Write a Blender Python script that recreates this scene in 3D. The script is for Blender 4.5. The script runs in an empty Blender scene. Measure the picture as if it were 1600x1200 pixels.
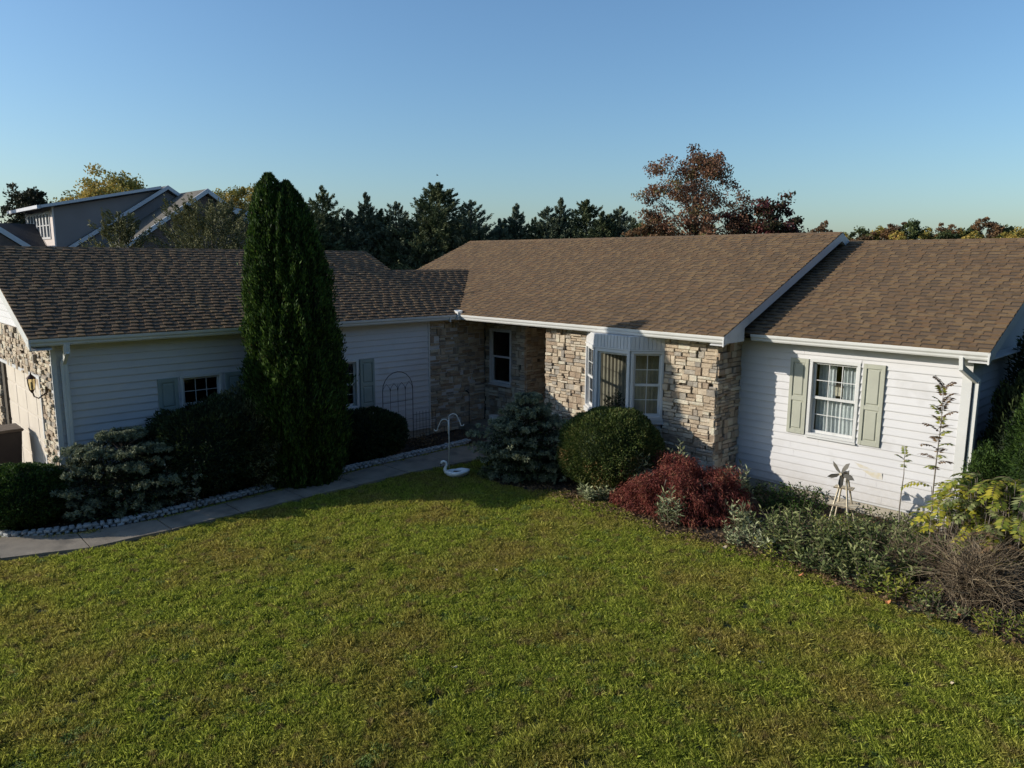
import bpy, math, random
import numpy as np
from mathutils import Vector, Matrix, noise

random.seed(7)
RNG = np.random.default_rng(7)
scene = bpy.context.scene
COL = scene.collection

# ------------------------------------------------------------------ camera, sky, sun, exposure
cd = bpy.data.cameras.new('camera'); cam = bpy.data.objects.new('camera', cd); COL.objects.link(cam)
cd.sensor_fit = 'HORIZONTAL'; cd.sensor_width = 36.0; cd.lens = 26.22
cd.clip_start = 0.05; cd.clip_end = 3000
CAMLOC = np.array((13.3374, -11.0636, 4.0566))
RM = ((0.691771, -0.120422, 0.712005), (0.722104, 0.109367, -0.683085), (0.004388, 0.98668, 0.162614))
M4 = Matrix.Identity(4)
for i in range(3):
    for j in range(3): M4[i][j] = RM[i][j]
    M4[i][3] = CAMLOC[i]
cam.matrix_world = M4
scene.camera = cam

SUN_EL = math.radians(20.9)
SUN_H = (-0.648, -0.762)            # horizontal direction towards the sun
SUN_ROT = math.atan2(SUN_H[0], SUN_H[1])
world = bpy.data.worlds.new('World'); scene.world = world; world.use_nodes = True
wn = world.node_tree; bg = wn.nodes['Background']
sky = wn.nodes.new('ShaderNodeTexSky'); sky.sky_type = 'NISHITA'; sky.sun_disc = False
sky.sun_elevation = SUN_EL; sky.sun_rotation = SUN_ROT
sky.air_density = 1.2; sky.dust_density = 1.1; sky.ozone_density = 5.0; sky.altitude = 0
tint = wn.nodes.new('ShaderNodeMix'); tint.data_type = 'RGBA'; tint.blend_type = 'MULTIPLY'; tint.inputs[0].default_value = 1.0
tint.inputs[7].default_value = (1.0, 1.07, 1.10, 1)
wn.links.new(sky.outputs[0], tint.inputs[6]); wn.links.new(tint.outputs[2], bg.inputs[0]); bg.inputs[1].default_value = 0.15
sd = bpy.data.lights.new('sun', 'SUN'); sd.energy = 5.0; sd.angle = math.radians(0.5); sd.color = (1.0, 0.925, 0.80)
sun = bpy.data.objects.new('sun', sd); COL.objects.link(sun)
Ld = Vector((-SUN_H[0] * math.cos(SUN_EL), -SUN_H[1] * math.cos(SUN_EL), -math.sin(SUN_EL)))
sun.rotation_euler = Ld.to_track_quat('-Z', 'Y').to_euler(); sun.location = (-20, -25, 30)
scene.view_settings.view_transform = 'Standard'; scene.view_settings.look = 'None'
scene.view_settings.exposure = 0.0; scene.view_settings.gamma = 1.0
scene.cycles.max_bounces = 6; scene.cycles.transparent_max_bounces = 12

# ------------------------------------------------------------------ materials
def nodes_of(m):
    m.use_nodes = True; nt = m.node_tree; nt.nodes.clear()
    out = nt.nodes.new('ShaderNodeOutputMaterial')
    return nt, out

def mat(name, c1, c2=None, scale=8.0, rough=0.8, bump=0.0, bscale=60.0, detail=5.0, metal=0.0, c3=None, s3=1.0, spec=0.4, t3=(0.5, 0.7)):
    m = bpy.data.materials.new(name); nt, out = nodes_of(m); N = nt.nodes; L = nt.links
    b = N.new('ShaderNodeBsdfPrincipled'); L.new(b.outputs[0], out.inputs[0])
    b.inputs['Roughness'].default_value = rough; b.inputs['Metallic'].default_value = metal
    b.inputs['Specular IOR Level'].default_value = spec
    geo = N.new('ShaderNodeNewGeometry')
    if c2 is None: c2 = tuple(x * 0.8 for x in c1)
    n = N.new('ShaderNodeTexNoise'); n.inputs['Scale'].default_value = scale; n.inputs['Detail'].default_value = detail
    L.new(geo.outputs['Position'], n.inputs['Vector'])
    r = N.new('ShaderNodeValToRGB'); r.color_ramp.elements[0].position = .35; r.color_ramp.elements[1].position = .65
    r.color_ramp.elements[0].color = (*c1, 1); r.color_ramp.elements[1].color = (*c2, 1)
    L.new(n.outputs[0], r.inputs[0]); col = r.outputs[0]
    if c3 is not None:
        n3 = N.new('ShaderNodeTexNoise'); n3.inputs['Scale'].default_value = s3; n3.inputs['Detail'].default_value = 6
        L.new(geo.outputs['Position'], n3.inputs['Vector'])
        mr = N.new('ShaderNodeMapRange'); mr.inputs[1].default_value = t3[0]; mr.inputs[2].default_value = t3[1]
        L.new(n3.outputs[0], mr.inputs[0])
        mx = N.new('ShaderNodeMix'); mx.data_type = 'RGBA'
        L.new(mr.outputs[0], mx.inputs[0]); L.new(col, mx.inputs[6]); mx.inputs[7].default_value = (*c3, 1)
        col = mx.outputs[2]
    L.new(col, b.inputs['Base Color'])
    if bump:
        nb = N.new('ShaderNodeTexNoise'); nb.inputs['Scale'].default_value = bscale; nb.inputs['Detail'].default_value = 6
        L.new(geo.outputs['Position'], nb.inputs['Vector'])
        bp = N.new('ShaderNodeBump'); bp.inputs['Strength'].default_value = bump; bp.inputs['Distance'].default_value = 0.02
        L.new(nb.outputs[0], bp.inputs['Height']); L.new(bp.outputs[0], b.inputs['Normal'])
    return m

def leafmat(name, cols, trans=0.25, scale=3.0, rough=0.7, amp=0.5, spec=0.25):
    """foliage: the colour of each leaf from its own random tone plus a soft patchiness"""
    m = bpy.data.materials.new(name); nt, out = nodes_of(m); N = nt.nodes; L = nt.links
    at = N.new('ShaderNodeAttribute'); at.attribute_name = 'tone'
    geo = N.new('ShaderNodeNewGeometry')
    n = N.new('ShaderNodeTexNoise'); n.inputs['Scale'].default_value = scale; n.inputs['Detail'].default_value = 3
    L.new(geo.outputs['Position'], n.inputs['Vector'])
    ma = N.new('ShaderNodeMath'); ma.operation = 'MULTIPLY_ADD'; ma.inputs[1].default_value = amp * 2
    L.new(n.outputs[0], ma.inputs[0]); 
    sb = N.new('ShaderNodeMath'); sb.operation = 'SUBTRACT'; L.new(at.outputs['Fac'], sb.inputs[0]); sb.inputs[1].default_value = amp
    L.new(sb.outputs[0], ma.inputs[2])
    r = N.new('ShaderNodeValToRGB'); e = r.color_ramp.elements
    k = len(cols)
    while len(e) < k: e.new(0.5)
    for i, c in enumerate(cols):
        e[i].position = 0.1 + 0.8 * i / (k - 1)
    for i, c in enumerate(cols): e[i].color = (*c, 1)
    L.new(ma.outputs[0], r.inputs[0])
    b = N.new('ShaderNodeBsdfPrincipled'); b.inputs['Roughness'].default_value = rough
    b.inputs['Specular IOR Level'].default_value = spec
    L.new(r.outputs[0], b.inputs['Base Color'])
    t = N.new('ShaderNodeBsdfTranslucent'); L.new(r.outputs[0], t.inputs[0])
    mx = N.new('ShaderNodeMixShader'); mx.inputs[0].default_value = trans
    L.new(b.outputs[0], mx.inputs[1]); L.new(t.outputs[0], mx.inputs[2]); L.new(mx.outputs[0], out.inputs[0])
    return m

def glassmat(name, tint=(0.80, 0.84, 0.85), refl=1.0):
    m = bpy.data.materials.new(name); nt, out = nodes_of(m); N = nt.nodes; L = nt.links
    t = N.new('ShaderNodeBsdfTransparent'); t.inputs[0].default_value = (*tint, 1)
    g = N.new('ShaderNodeBsdfGlossy'); g.inputs['Roughness'].default_value = 0.02
    lw = N.new('ShaderNodeLayerWeight'); lw.inputs[0].default_value = .5
    pw = N.new('ShaderNodeMath'); pw.operation = 'POWER'; L.new(lw.outputs['Facing'], pw.inputs[0]); pw.inputs[1].default_value = 4.0
    f = N.new('ShaderNodeMath'); f.operation = 'MULTIPLY_ADD'; L.new(pw.outputs[0], f.inputs[0]); f.inputs[1].default_value = .8; f.inputs[2].default_value = .05
    mx = N.new('ShaderNodeMixShader'); L.new(f.outputs[0], mx.inputs[0])
    L.new(t.outputs[0], mx.inputs[1]); L.new(g.outputs[0], mx.inputs[2]); L.new(mx.outputs[0], out.inputs[0])
    return m

WHITE = mat('white_vinyl', (.54, .54, .54), (.50, .50, .50), 3, .55, .04, 300)
SIDING = mat('siding_white', (.555, .55, .56), (.52, .515, .525), 1.3, .6, .06, 250, c3=(.42, .41, .40), s3=2.2, t3=(.6, .85))
def splash(m, z0=.24, z1=.75, col=(.30, .25, .18)):
    nt = m.node_tree; N = nt.nodes; L = nt.links; b = [x for x in N if x.type == 'BSDF_PRINCIPLED'][0]; src = b.inputs['Base Color'].links[0].from_socket
    geo = N.new('ShaderNodeNewGeometry'); sx = N.new('ShaderNodeSeparateXYZ'); L.new(geo.outputs['Position'], sx.inputs[0])
    mr = N.new('ShaderNodeMapRange'); mr.inputs[1].default_value = z0; mr.inputs[2].default_value = z1; mr.inputs[3].default_value = .6; mr.inputs[4].default_value = 0; L.new(sx.outputs[2], mr.inputs[0])
    n = N.new('ShaderNodeTexNoise'); n.inputs['Scale'].default_value = 11; n.inputs['Detail'].default_value = 6; L.new(geo.outputs['Position'], n.inputs['Vector'])
    mu = N.new('ShaderNodeMath'); mu.operation = 'MULTIPLY'; L.new(mr.outputs[0], mu.inputs[0]); L.new(n.outputs[0], mu.inputs[1])
    mx = N.new('ShaderNodeMix'); mx.data_type = 'RGBA'; L.new(mu.outputs[0], mx.inputs[0]); L.new(src, mx.inputs[6]); mx.inputs[7].default_value = (*col, 1); L.new(mx.outputs[2], b.inputs['Base Color'])
splash(SIDING)
TRIMW = mat('trim_white', (.58, .58, .57), (.53, .53, .52), 2, .45, .02, 200, c3=(.44, .44, .42), s3=5, t3=(.6, .8))
GUTTER = mat('gutter_white', (.62, .62, .60), (.57, .57, .55), 1.5, .4, c3=(.5, .49, .46), s3=6, t3=(.62, .82))
CONC = mat('foundation_concrete', (.40, .36, .29), (.32, .29, .24), 6, .9, .3, 80)
SH = [mat('shingle_%s' % n, a, b, 40, 1.0, .2, 350, c3=c, spec=.15, s3=.9, t3=(.5, .75)) for n, a, b, c in (
    ('brown', (0.166, 0.108, 0.063), (0.147, 0.096, 0.057), (0.142, 0.096, 0.058)),
    ('tan', (0.199, 0.133, 0.074), (0.177, 0.118, 0.067), (0.166, 0.111, 0.065)),
    ('dark', (0.135, 0.091, 0.057), (0.123, 0.084, 0.051), (0.126, 0.087, 0.053)),
    ('rust', (0.177, 0.111, 0.063), (0.157, 0.099, 0.057), (0.149, 0.099, 0.059)),
    ('umber', (0.153, 0.103, 0.064), (0.138, 0.093, 0.057), (0.135, 0.093, 0.057)))]
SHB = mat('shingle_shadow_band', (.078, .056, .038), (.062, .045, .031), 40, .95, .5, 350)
DECK = mat('roof_felt', (.06, .045, .035), (.05, .04, .03), 10, .95)
ST = [mat('stone_%s' % n, a, b, 14, .9, .9, 45, c3=c, s3=4, t3=(.5, .75)) for n, a, b, c in (
    ('tan', (0.471, 0.378, 0.272), (0.385, 0.308, 0.222), (0.324, 0.260, 0.193)),
    ('buff', (0.542, 0.453, 0.337), (0.455, 0.378, 0.281), (0.385, 0.305, 0.222)),
    ('grey', (0.383, 0.340, 0.279), (0.305, 0.270, 0.225), (0.249, 0.223, 0.184)),
    ('brown', (0.358, 0.269, 0.188), (0.284, 0.214, 0.152), (0.257, 0.206, 0.150)),
    ('pale', (0.549, 0.520, 0.406), (0.531, 0.454, 0.354), (0.435, 0.358, 0.276)),
    ('slate', (0.295, 0.260, 0.219), (0.238, 0.212, 0.178), (0.328, 0.270, 0.209)))]
MORTAR = mat('dark_mortar', (.10, .085, .065), (.075, .062, .05), 30, 1.0, .5, 60)
SHUT = mat('sage_shutter', (.37, .375, .31), (.34, .345, .285), 4, .55, .05, 120, c3=(.30, .305, .255), s3=7, t3=(.6, .8))
SHUTG = mat('shade_toned_shutter', (.27, .32, .30), (.23, .28, .26), 4, .55, .05, 120)  # sage shutter paint with the garage wing's shade mixed into the colour
GLASS = glassmat('window_glass')
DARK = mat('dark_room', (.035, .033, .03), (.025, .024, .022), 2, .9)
CURT = mat('curtain_cloth', (.62, .63, .62), (.52, .54, .53), 20, .9, .2, 40)
BLIND = mat('vertical_blind', (.30, .26, .19), (.25, .215, .16), 10, .8)
DOORM = mat('garage_door_almond', (.60, .53, .45), (.55, .485, .41), 3, .6, .1, 200)
BLACK = mat('black_metal', (.02, .02, .022), (.03, .028, .026), 20, .5, metal=.3)
BRONZE = mat('lantern_bronze', (.06, .035, .03), (.04, .025, .02), 20, .45, metal=.6)
AMBERG = glassmat('lantern_glass', (.9, .82, .6))
WMET = mat('white_painted_metal', (.72, .70, .66), (.66, .64, .6), 10, .5)
SWANW = mat('white_planter', (.78, .78, .76), (.68, .68, .66), 8, .5, .1, 60)
WOOD = mat('pale_painted_wood', (.62, .54, .40), (.52, .45, .33), 15, .8, .3, 120, c3=(.36, .30, .22), s3=9, t3=(.55, .75))
BIN = mat('dark_brown_bin', (.035, .026, .022), (.028, .02, .018), 6, .6)
BARK = mat('bark', (.13, .10, .075), (.08, .06, .045), 12, .95, .8, 30)
BARKG = mat('bark_grey', (.22, .19, .16), (.14, .12, .10), 12, .95, .6, 30)
PATHM = mat('concrete_path', (.27, .228, .175), (.215, .18, .14), 5, .92, .45, 130, c3=(.14, .12, .095), s3=2.6, t3=(.5, .72))
JOINT = mat('joint_dirt', (.06, .05, .035), (.045, .04, .03), 20, 1)
MULCH = mat('bark_mulch', (.085, .06, .042), (.035, .026, .02), 35, 1, 1.0, 60, c3=(.12, .085, .055), s3=5, t3=(.5, .7))
LIME = mat('border_limestone', (0.446, 0.446, 0.432), (0.360, 0.367, 0.360), 9, .85, .7, 40, c3=(0.259, 0.259, 0.245), s3=14, t3=(.55, .75))
GROUND = mat('ground_turf', (.040, .052, .014), (.055, .058, .018), 2.2, 1, .9, 90, c3=(.065, .055, .026), s3=.9, t3=(.5, .7))
NSIDE = mat('neighbour_siding', (.22, .195, .19), (.20, .175, .17), 1, .8)
NFASC = mat('neighbour_fascia', (.50, .51, .54), (.46, .47, .50), 1, .6)
NPINK = mat('neighbour_front', (.66, .58, .54), (.62, .54, .50), 1, .7)
NROOF = mat('neighbour_shingle', (.13, .115, .095), (.10, .09, .075), 5, .95, .5, 20)
NDROOF = mat('neighbour_dark_shingle', (.06, .055, .055), (.045, .042, .042), 5, .95, .5, 20)
NBRICK = mat('neighbour_brick', (.14, .10, .085), (.10, .075, .065), 8, .9)

# ------------------------------------------------------------------ object helpers
def link(o, parent=None):
    COL.objects.link(o)
    if parent is not None: o.parent = parent
    return o
def tag(o, label=None, cat=None, group=None, kind=None):
    if label: o['label'] = label
    if cat: o['category'] = cat
    if group: o['group'] = group
    if kind: o['kind'] = kind
    return o
def thing(name, label, cat, loc=(0, 0, 0), rz=0.0, group=None):
    o = bpy.data.objects.new(name, None); link(o); o.location = loc; o.rotation_euler = (0, 0, rz)
    o.empty_display_size = .2
    return tag(o, label, cat, group)
def part(name, parent, loc=(0, 0, 0)):
    o = bpy.data.objects.new(name, None); link(o, parent); o.location = loc; o.empty_display_size = .1
    return o
def copy_tree(o, parent=None):
    c = o.copy(); link(c)
    c.parent = parent
    for ch in list(o.children): copy_tree(ch, c)
    return c

class Fr:
    """wall frame: u runs along the wall, n points out of it, z is up"""
    def __init__(s, o, u, n): s.o = Vector(o); s.u = Vector(u); s.n = Vector(n)
    def __call__(s, u, n, z): return s.o + s.u * u + s.n * n + Vector((0, 0, z))
FS = Fr((0, 0, 0), (1, 0, 0), (0, -1, 0))      # front (-Y) walls: n=-y
FE = Fr((0, 0, 0), (0, 1, 0), (1, 0, 0))       # east (+X) walls
W3 = Fr((0, 0, 0), (1, 0, 0), (0, 1, 0))       # plain world axes

class MB:
    def __init__(s): s.v = []; s.f = []; s.m = []; s.mats = []
    def mi(s, m):
        if m not in s.mats: s.mats.append(m)
        return s.mats.index(m)
    def poly(s, pts, m, faces=None):
        b = len(s.v); s.v += [tuple(p) for p in pts]; k = s.mi(m)
        if faces is None: faces = [tuple(range(len(pts)))]
        for f in faces: s.f.append(tuple(b + i for i in f)); s.m.append(k)
    BF = [(0, 1, 3, 2), (4, 6, 7, 5), (0, 4, 5, 1), (2, 3, 7, 6), (0, 2, 6, 4), (1, 5, 7, 3)]
    def box(s, F, u0, u1, n0, n1, z0, z1, m):
        s.poly([F(u, n, z) for u in (u0, u1) for n in (n0, n1) for z in (z0, z1)], m, s.BF)
    def chbox(s, F, u0, u1, n0, n1, z0, z1, m, c=.006, jit=0.0):
        """box with its outer (n1) face chamfered"""
        J = lambda: random.uniform(-jit, jit)
        P = [F(u, n0, z) for u, z in ((u0, z0), (u1, z0), (u1, z1), (u0, z1))]
        P += [F(u + J() * .5, n1 - c + J() * .6, z + J() * .5) for u, z in ((u0, z0), (u1, z0), (u1, z1), (u0, z1))]
        P += [F(u + J() * .5, n1 + J(), z + J() * .5) for u, z in ((u0 + c, z0 + c), (u1 - c, z0 + c), (u1 - c, z1 - c), (u0 + c, z1 - c))]
        fs = []
        for a in (0, 4):
            for i in range(4):
                j = (i + 1) % 4; fs.append((a + i, a + j, a + 4 + j, a + 4 + i))
        fs.append((8, 9, 10, 11))
        s.poly(P, m, fs)
    def prism(s, prof, fn0, fn1, m, caps=True):
        """sweep the closed profile from fn0(p) to fn1(p)"""
        n = len(prof); P = [fn0(*p) for p in prof] + [fn1(*p) for p in prof]
        fs = [(i, (i + 1) % n, n + (i + 1) % n, n + i) for i in range(n)]
        if caps: fs += [tuple(range(n - 1, -1, -1)), tuple(range(n, 2 * n))]
        s.poly(P, m, fs)
    def tube(s, pts, rad, m, seg=6, cap=True):
        pts = [Vector(p) for p in pts]; n = len(pts)
        if not hasattr(rad, '__len__'): rad = [rad] * n
        V = []; up = None
        for i, p in enumerate(pts):
            d = (pts[min(i + 1, n - 1)] - pts[max(i - 1, 0)])
            if d.length < 1e-9: d = Vector((0, 0, 1))
            d.normalize()
            if up is None:
                up = Vector((0, 0, 1)) if abs(d.z) < .9 else Vector((1, 0, 0))
            a = d.cross(up)
            if a.length < 1e-6: a = d.cross(Vector((1, .3, 0)))
            a.normalize(); b = a.cross(d).normalized(); up = b
            for k in range(seg):
                t = 2 * math.pi * k / seg
                V.append(p + (a * math.cos(t) + b * math.sin(t)) * rad[i])
        fs = []
        for i in range(n - 1):
            for k in range(seg):
                k2 = (k + 1) % seg
                fs.append((i * seg + k, i * seg + k2, (i + 1) * seg + k2, (i + 1) * seg + k))
        if cap: fs += [tuple(range(seg - 1, -1, -1)), tuple((n - 1) * seg + k for k in range(seg))]
        s.poly(V, m, fs)
    def build(s, name, parent=None, smooth=False, bevel=0.0, kind=None, label=None):
        me = bpy.data.meshes.new(name); me.from_pydata(s.v, [], s.f)
        for m in s.mats: me.materials.append(m)
        me.polygons.foreach_set('material_index', s.m)
        if smooth: me.polygons.foreach_set('use_smooth', [True] * len(s.f))
        me.update()
        o = bpy.data.objects.new(name, me); link(o, parent)
        if kind: o['kind'] = kind
        if label: o['label'] = label
        if bevel:
            bv = o.modifiers.new('bevel', 'BEVEL'); bv.width = bevel; bv.segments = 2; bv.limit_method = 'ANGLE'
        return o

def npmesh(name, V, F, tone, mats, parent=None, matidx=None, smooth=False):
    """V (n,3), F (m,k) all the same k, tone (m) a random value per face"""
    V = np.ascontiguousarray(V, dtype=np.float32); F = np.ascontiguousarray(F, dtype=np.int32)
    me = bpy.data.meshes.new(name); m, k = F.shape
    me.vertices.add(len(V)); me.vertices.foreach_set('co', V.ravel())
    me.loops.add(m * k); me.loops.foreach_set('vertex_index', F.ravel())
    me.polygons.add(m); me.polygons.foreach_set('loop_start', np.arange(0, m * k, k, dtype=np.int32))
    try: me.polygons.foreach_set('loop_total', np.full(m, k, dtype=np.int32))
    except Exception: pass
    for mm in (mats if isinstance(mats, (list, tuple)) else [mats]): me.materials.append(mm)
    if matidx is not None: me.polygons.foreach_set('material_index', np.asarray(matidx, dtype=np.int32))
    a = me.attributes.new('tone', 'FLOAT', 'FACE'); a.data.foreach_set('value', np.asarray(tone, dtype=np.float32))
    if smooth: me.polygons.foreach_set('use_smooth', np.ones(m, dtype=bool))
    me.update(calc_edges=True)
    o = bpy.data.objects.new(name, me); link(o, parent)
    return o

def norm(a): return a / np.maximum(np.linalg.norm(a, axis=-1, keepdims=True), 1e-9)
def rnd_dirs(n): return norm(RNG.normal(size=(n, 3)))
def leaf_arrays(C, D, length, width, droop=0.0):
    """diamond leaves: centres C, long-axis directions D"""
    n = len(C); D = norm(D)
    S = norm(np.cross(D, rnd_dirs(n)))
    L = (length * np.ones(n) if np.isscalar(length) else length)[:, None]; Wd = (width * np.ones(n) if np.isscalar(width) else width)[:, None]
    base = C - D * L * .5; tip = C + D * L * .5; tip[:, 2] -= droop * L[:, 0]
    mid = C - D * L * .05
    V = np.stack([base, mid + S * Wd * .5, tip, mid - S * Wd * .5], axis=1).reshape(-1, 3)
    F = np.arange(4 * n).reshape(n, 4)
    return V, F
def vnoise(P, s, o=0.0):
    return np.array([noise.noise(Vector((p[0] * s + o, p[1] * s, p[2] * s))) for p in P])

# ------------------------------------------------------------------ ground, lawn bed shapes, path
def ring_sheet(name, x0, x1, y0, y1, z, m, step=None):
    b = MB()
    nx, ny = (1, 1) if step is None else (int((x1 - x0) / step), int((y1 - y0) / step))
    V = [(x0 + (x1 - x0) * i / nx, y0 + (y1 - y0) * j / ny, z) for j in range(ny + 1) for i in range(nx + 1)]
    F = [(j * (nx + 1) + i, j * (nx + 1) + i + 1, (j + 1) * (nx + 1) + i + 1, (j + 1) * (nx + 1) + i) for j in range(ny) for i in range(nx)]
    b.poly(V, m, F); return b.build(name)
g = ring_sheet('ground', -900, 900, -900, 900, 0.0, GROUND); g['kind'] = 'structure'

BED_R = [(2.62, -1.75), (3.3, -2.2), (4.2, -1.95), (4.9, -1.55), (5.83, -1.50), (6.5, -1.72), (7.13, -1.9), (8.07, -1.72), (8.98, -1.72),
         (9.87, -1.85), (10.74, -1.98), (11.78, -2.1), (14.5, -2.2), (14.5, 1.6), (10.3, 1.6), (10.2, 1.2), (6.6, 1.2), (6.6, .4), (2.5, .4), (2.5, 0.0)]
PIN = [(-7.2, -8.45), (-.3, -8.45), (.2, -9.35), (.65, -9.3), (1.2, -8.62), (1.45, -7.8), (1.38, -6.5), (1.27, -4.7), (1.14, -2.9), (1.08, -1.2), (1.05, .35)]
POUT = [(-7.2, -12.5), (-.3, -12.2), (.6, -10.4), (1.6, -9.43), (1.97, -8.74), (2.07, -7.8), (2.02, -6.4), (2.02, -4.7), (1.98, -3.0), (2.12, -1.5), (2.45, .35)]
BED_L = [(-.3, -8.5), (.15, -9.3), (.6, -9.28), (1.15, -8.6), (1.4, -7.8), (1.33, -6.5), (1.22, -4.7), (1.09, -2.9), (1.03, -1.2), (1.0, .3), (-.4, .3), (-.4, -8.2)]
def sheet(name, pts, z, m):
    me = bpy.data.meshes.new(name)
    import bmesh
    bm = bmesh.new(); vs = [bm.verts.new((x, y, z)) for x, y in pts]
    f = bm.faces.new(vs); bmesh.ops.triangulate(bm, faces=[f]); bm.normal_update()
    for ff in bm.faces:
        if ff.normal.z < 0: ff.normal_flip()
    bm.to_mesh(me); bm.free(); me.materials.append(m)
    o = bpy.data.objects.new(name, me); link(o); o['kind'] = 'structure'; return o
sheet('planting_bed', BED_R, .012, MULCH)
sheet('planting_bed', BED_L, .012, MULCH)
def inpoly(x, y, poly):
    x = np.asarray(x); y = np.asarray(y); c = np.zeros(x.shape, bool); n = len(poly); j = n - 1
    for i in range(n):
        xi, yi = poly[i]; xj, yj = poly[j]
        t = ((yi > y) != (yj > y)) & (x < (xj - xi) * (y - yi) / (yj - yi + 1e-12) + xi)
        c ^= t; j = i
    return c
# concrete path: a dirt base with separate slabs on it
base = sheet('path', PIN[1:] + POUT[1:][::-1], .006, JOINT)
def lerp(a, b, t): return tuple(a[i] + (b[i] - a[i]) * t for i in range(len(a)))
def resamp(P, s):
    P = [np.array(p, float) for p in P]; d = [0]
    for a, b_ in zip(P, P[1:]): d.append(d[-1] + np.linalg.norm(b_ - a))
    out = []
    for t in s:
        t *= d[-1]
        for i in range(len(P) - 1):
            if t <= d[i + 1] + 1e-9:
                out.append(P[i] + (P[i + 1] - P[i]) * ((t - d[i]) / max(d[i + 1] - d[i], 1e-9))); break
    return out
def slab(i0, i1, pin, pout, parent, g=.010):
    b = MB(); k = 5
    A = [lerp(pin[i0], pin[i1], t) for t in np.linspace(0, 1, k)] if i1 - i0 == 1 else [pin[i] for i in range(i0, i1 + 1)]
    B = [lerp(pout[i0], pout[i1], t) for t in np.linspace(0, 1, k)] if i1 - i0 == 1 else [pout[i] for i in range(i0, i1 + 1)]
    poly = A + B[::-1]; cx = sum(p[0] for p in poly) / len(poly); cy = sum(p[1] for p in poly) / len(poly)
    q = []
    for x, y in poly:
        d = math.hypot(x - cx, y - cy); q.append((x + (cx - x) / d * g, y + (cy - y) / d * g))
    n = len(q); P = [(x, y, .0) for x, y in q] + [(x, y, .045 + random.uniform(-.003, .003)) for x, y in q]
    b.poly(P, PATHM, [tuple(range(n, 2 * n))] + [(i, (i + 1) % n, n + (i + 1) % n, n + i) for i in range(n)])
    return b.build('slab', parent)
pi_ = resamp(PIN[3:], np.linspace(0, 1, 10)); po_ = resamp(POUT[3:], np.linspace(0, 1, 10))
for i in range(9): slab(i, i + 1, [tuple(p) for p in pi_], [tuple(p) for p in po_], base)
slab(0, 1, [PIN[2], PIN[3]], [POUT[2], POUT[3]], base)
slab(0, 1, [PIN[1], PIN[2]], [POUT[1], POUT[2]], base)
drive = sheet('driveway', [PIN[0], (PIN[1][0], PIN[1][1]), POUT[1], POUT[0]], .03, PATHM)

# ------------------------------------------------------------------ the house
H = thing('house', 'L-shaped single-storey house with white siding, tan ledgestone and brown shingle roof', 'house')
HE = 2.83; SL = .4169; SK = math.sqrt(1 + SL * SL); YW = 1.135; OV = .323
W1 = 6.873; RY = 4.369; WX = 10.516; RD = .813; RY2 = 4.781; GX = -3.471; GY = -8.537; CX = -2.349; CY = -.211; MXL = -4.65

def strips(u0, u1, z0, z1, ops):
    """rectangles left over when the openings are cut out of a wall"""
    us = sorted({u0, u1, *[o[0] for o in ops], *[o[1] for o in ops]}); out = []
    for a, b in zip(us, us[1:]):
        if b - a < 1e-4: continue
        mid = (a + b) / 2; cuts = sorted((o[2], o[3]) for o in ops if o[0] < mid < o[1]); z = z0
        for c0, c1 in cuts:
            if c0 > z: out.append((a, b, z, c0))
            z = max(z, c1)
        if z < z1: out.append((a, b, z, z1))
    # merge neighbours with the same z range
    out.sort(key=lambda r: (r[2], r[3], r[0])); mg = []
    for r in out:
        if mg and abs(mg[-1][2] - r[2]) < 1e-6 and abs(mg[-1][3] - r[3]) < 1e-6 and abs(mg[-1][1] - r[0]) < 1e-6: mg[-1] = (mg[-1][0], r[1], r[2], r[3])
        else: mg.append(r)
    return mg
def core(b, F, u0, u1, z0, z1, nf, ops, m, th=.12):
    for r in strips(u0, u1, z0, z1, ops): b.box(F, r[0], r[1], nf - th, nf, r[2], r[3], m)

def siding(F, u0, u1, z0, z1, nf, ops, parent, m=SIDING, ex=.127, slopef=None):
    k = 0; z = z0
    while z < z1 - .01:
        zt = min(z + ex, z1); a0, a1 = u0, u1
        if slopef: a0, a1 = slopef(z, u0, u1)
        segs = [(a0, a1, z, zt)]
        if a1 - a0 > .05:
            segs = strips(a0, a1, z, zt, [(max(o[0], a0), min(o[1], a1), o[2], o[3]) for o in ops if o[3] > z and o[2] < zt and o[0] < a1 and o[1] > a0])
        else: segs = []
        for (a, b_, c, d) in segs:
            if d - c < .015 or b_ - a < .02: continue
            cuts = [a]
            if b_ - a > 2.4: cuts.append(a + (b_ - a) * random.uniform(.25, .75))
            cuts.append(b_)
            for p, q in zip(cuts, cuts[1:]):
                q2 = q - .002 if q != b_ else q
                mb = MB(); t = (d - c) / ex; o_ = .023 + random.uniform(0, .002)
                pr = [(nf, c - .004), (nf + o_, c - .004), (nf + o_, c + .010), (nf + .006, d), (nf, d)]
                mb.prism(pr, lambda n, zz: F(p, n, zz), lambda n, zz: F(q2, n, zz), m)
                mb.build('siding_board', parent)
        z += ex; k += 1

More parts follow.
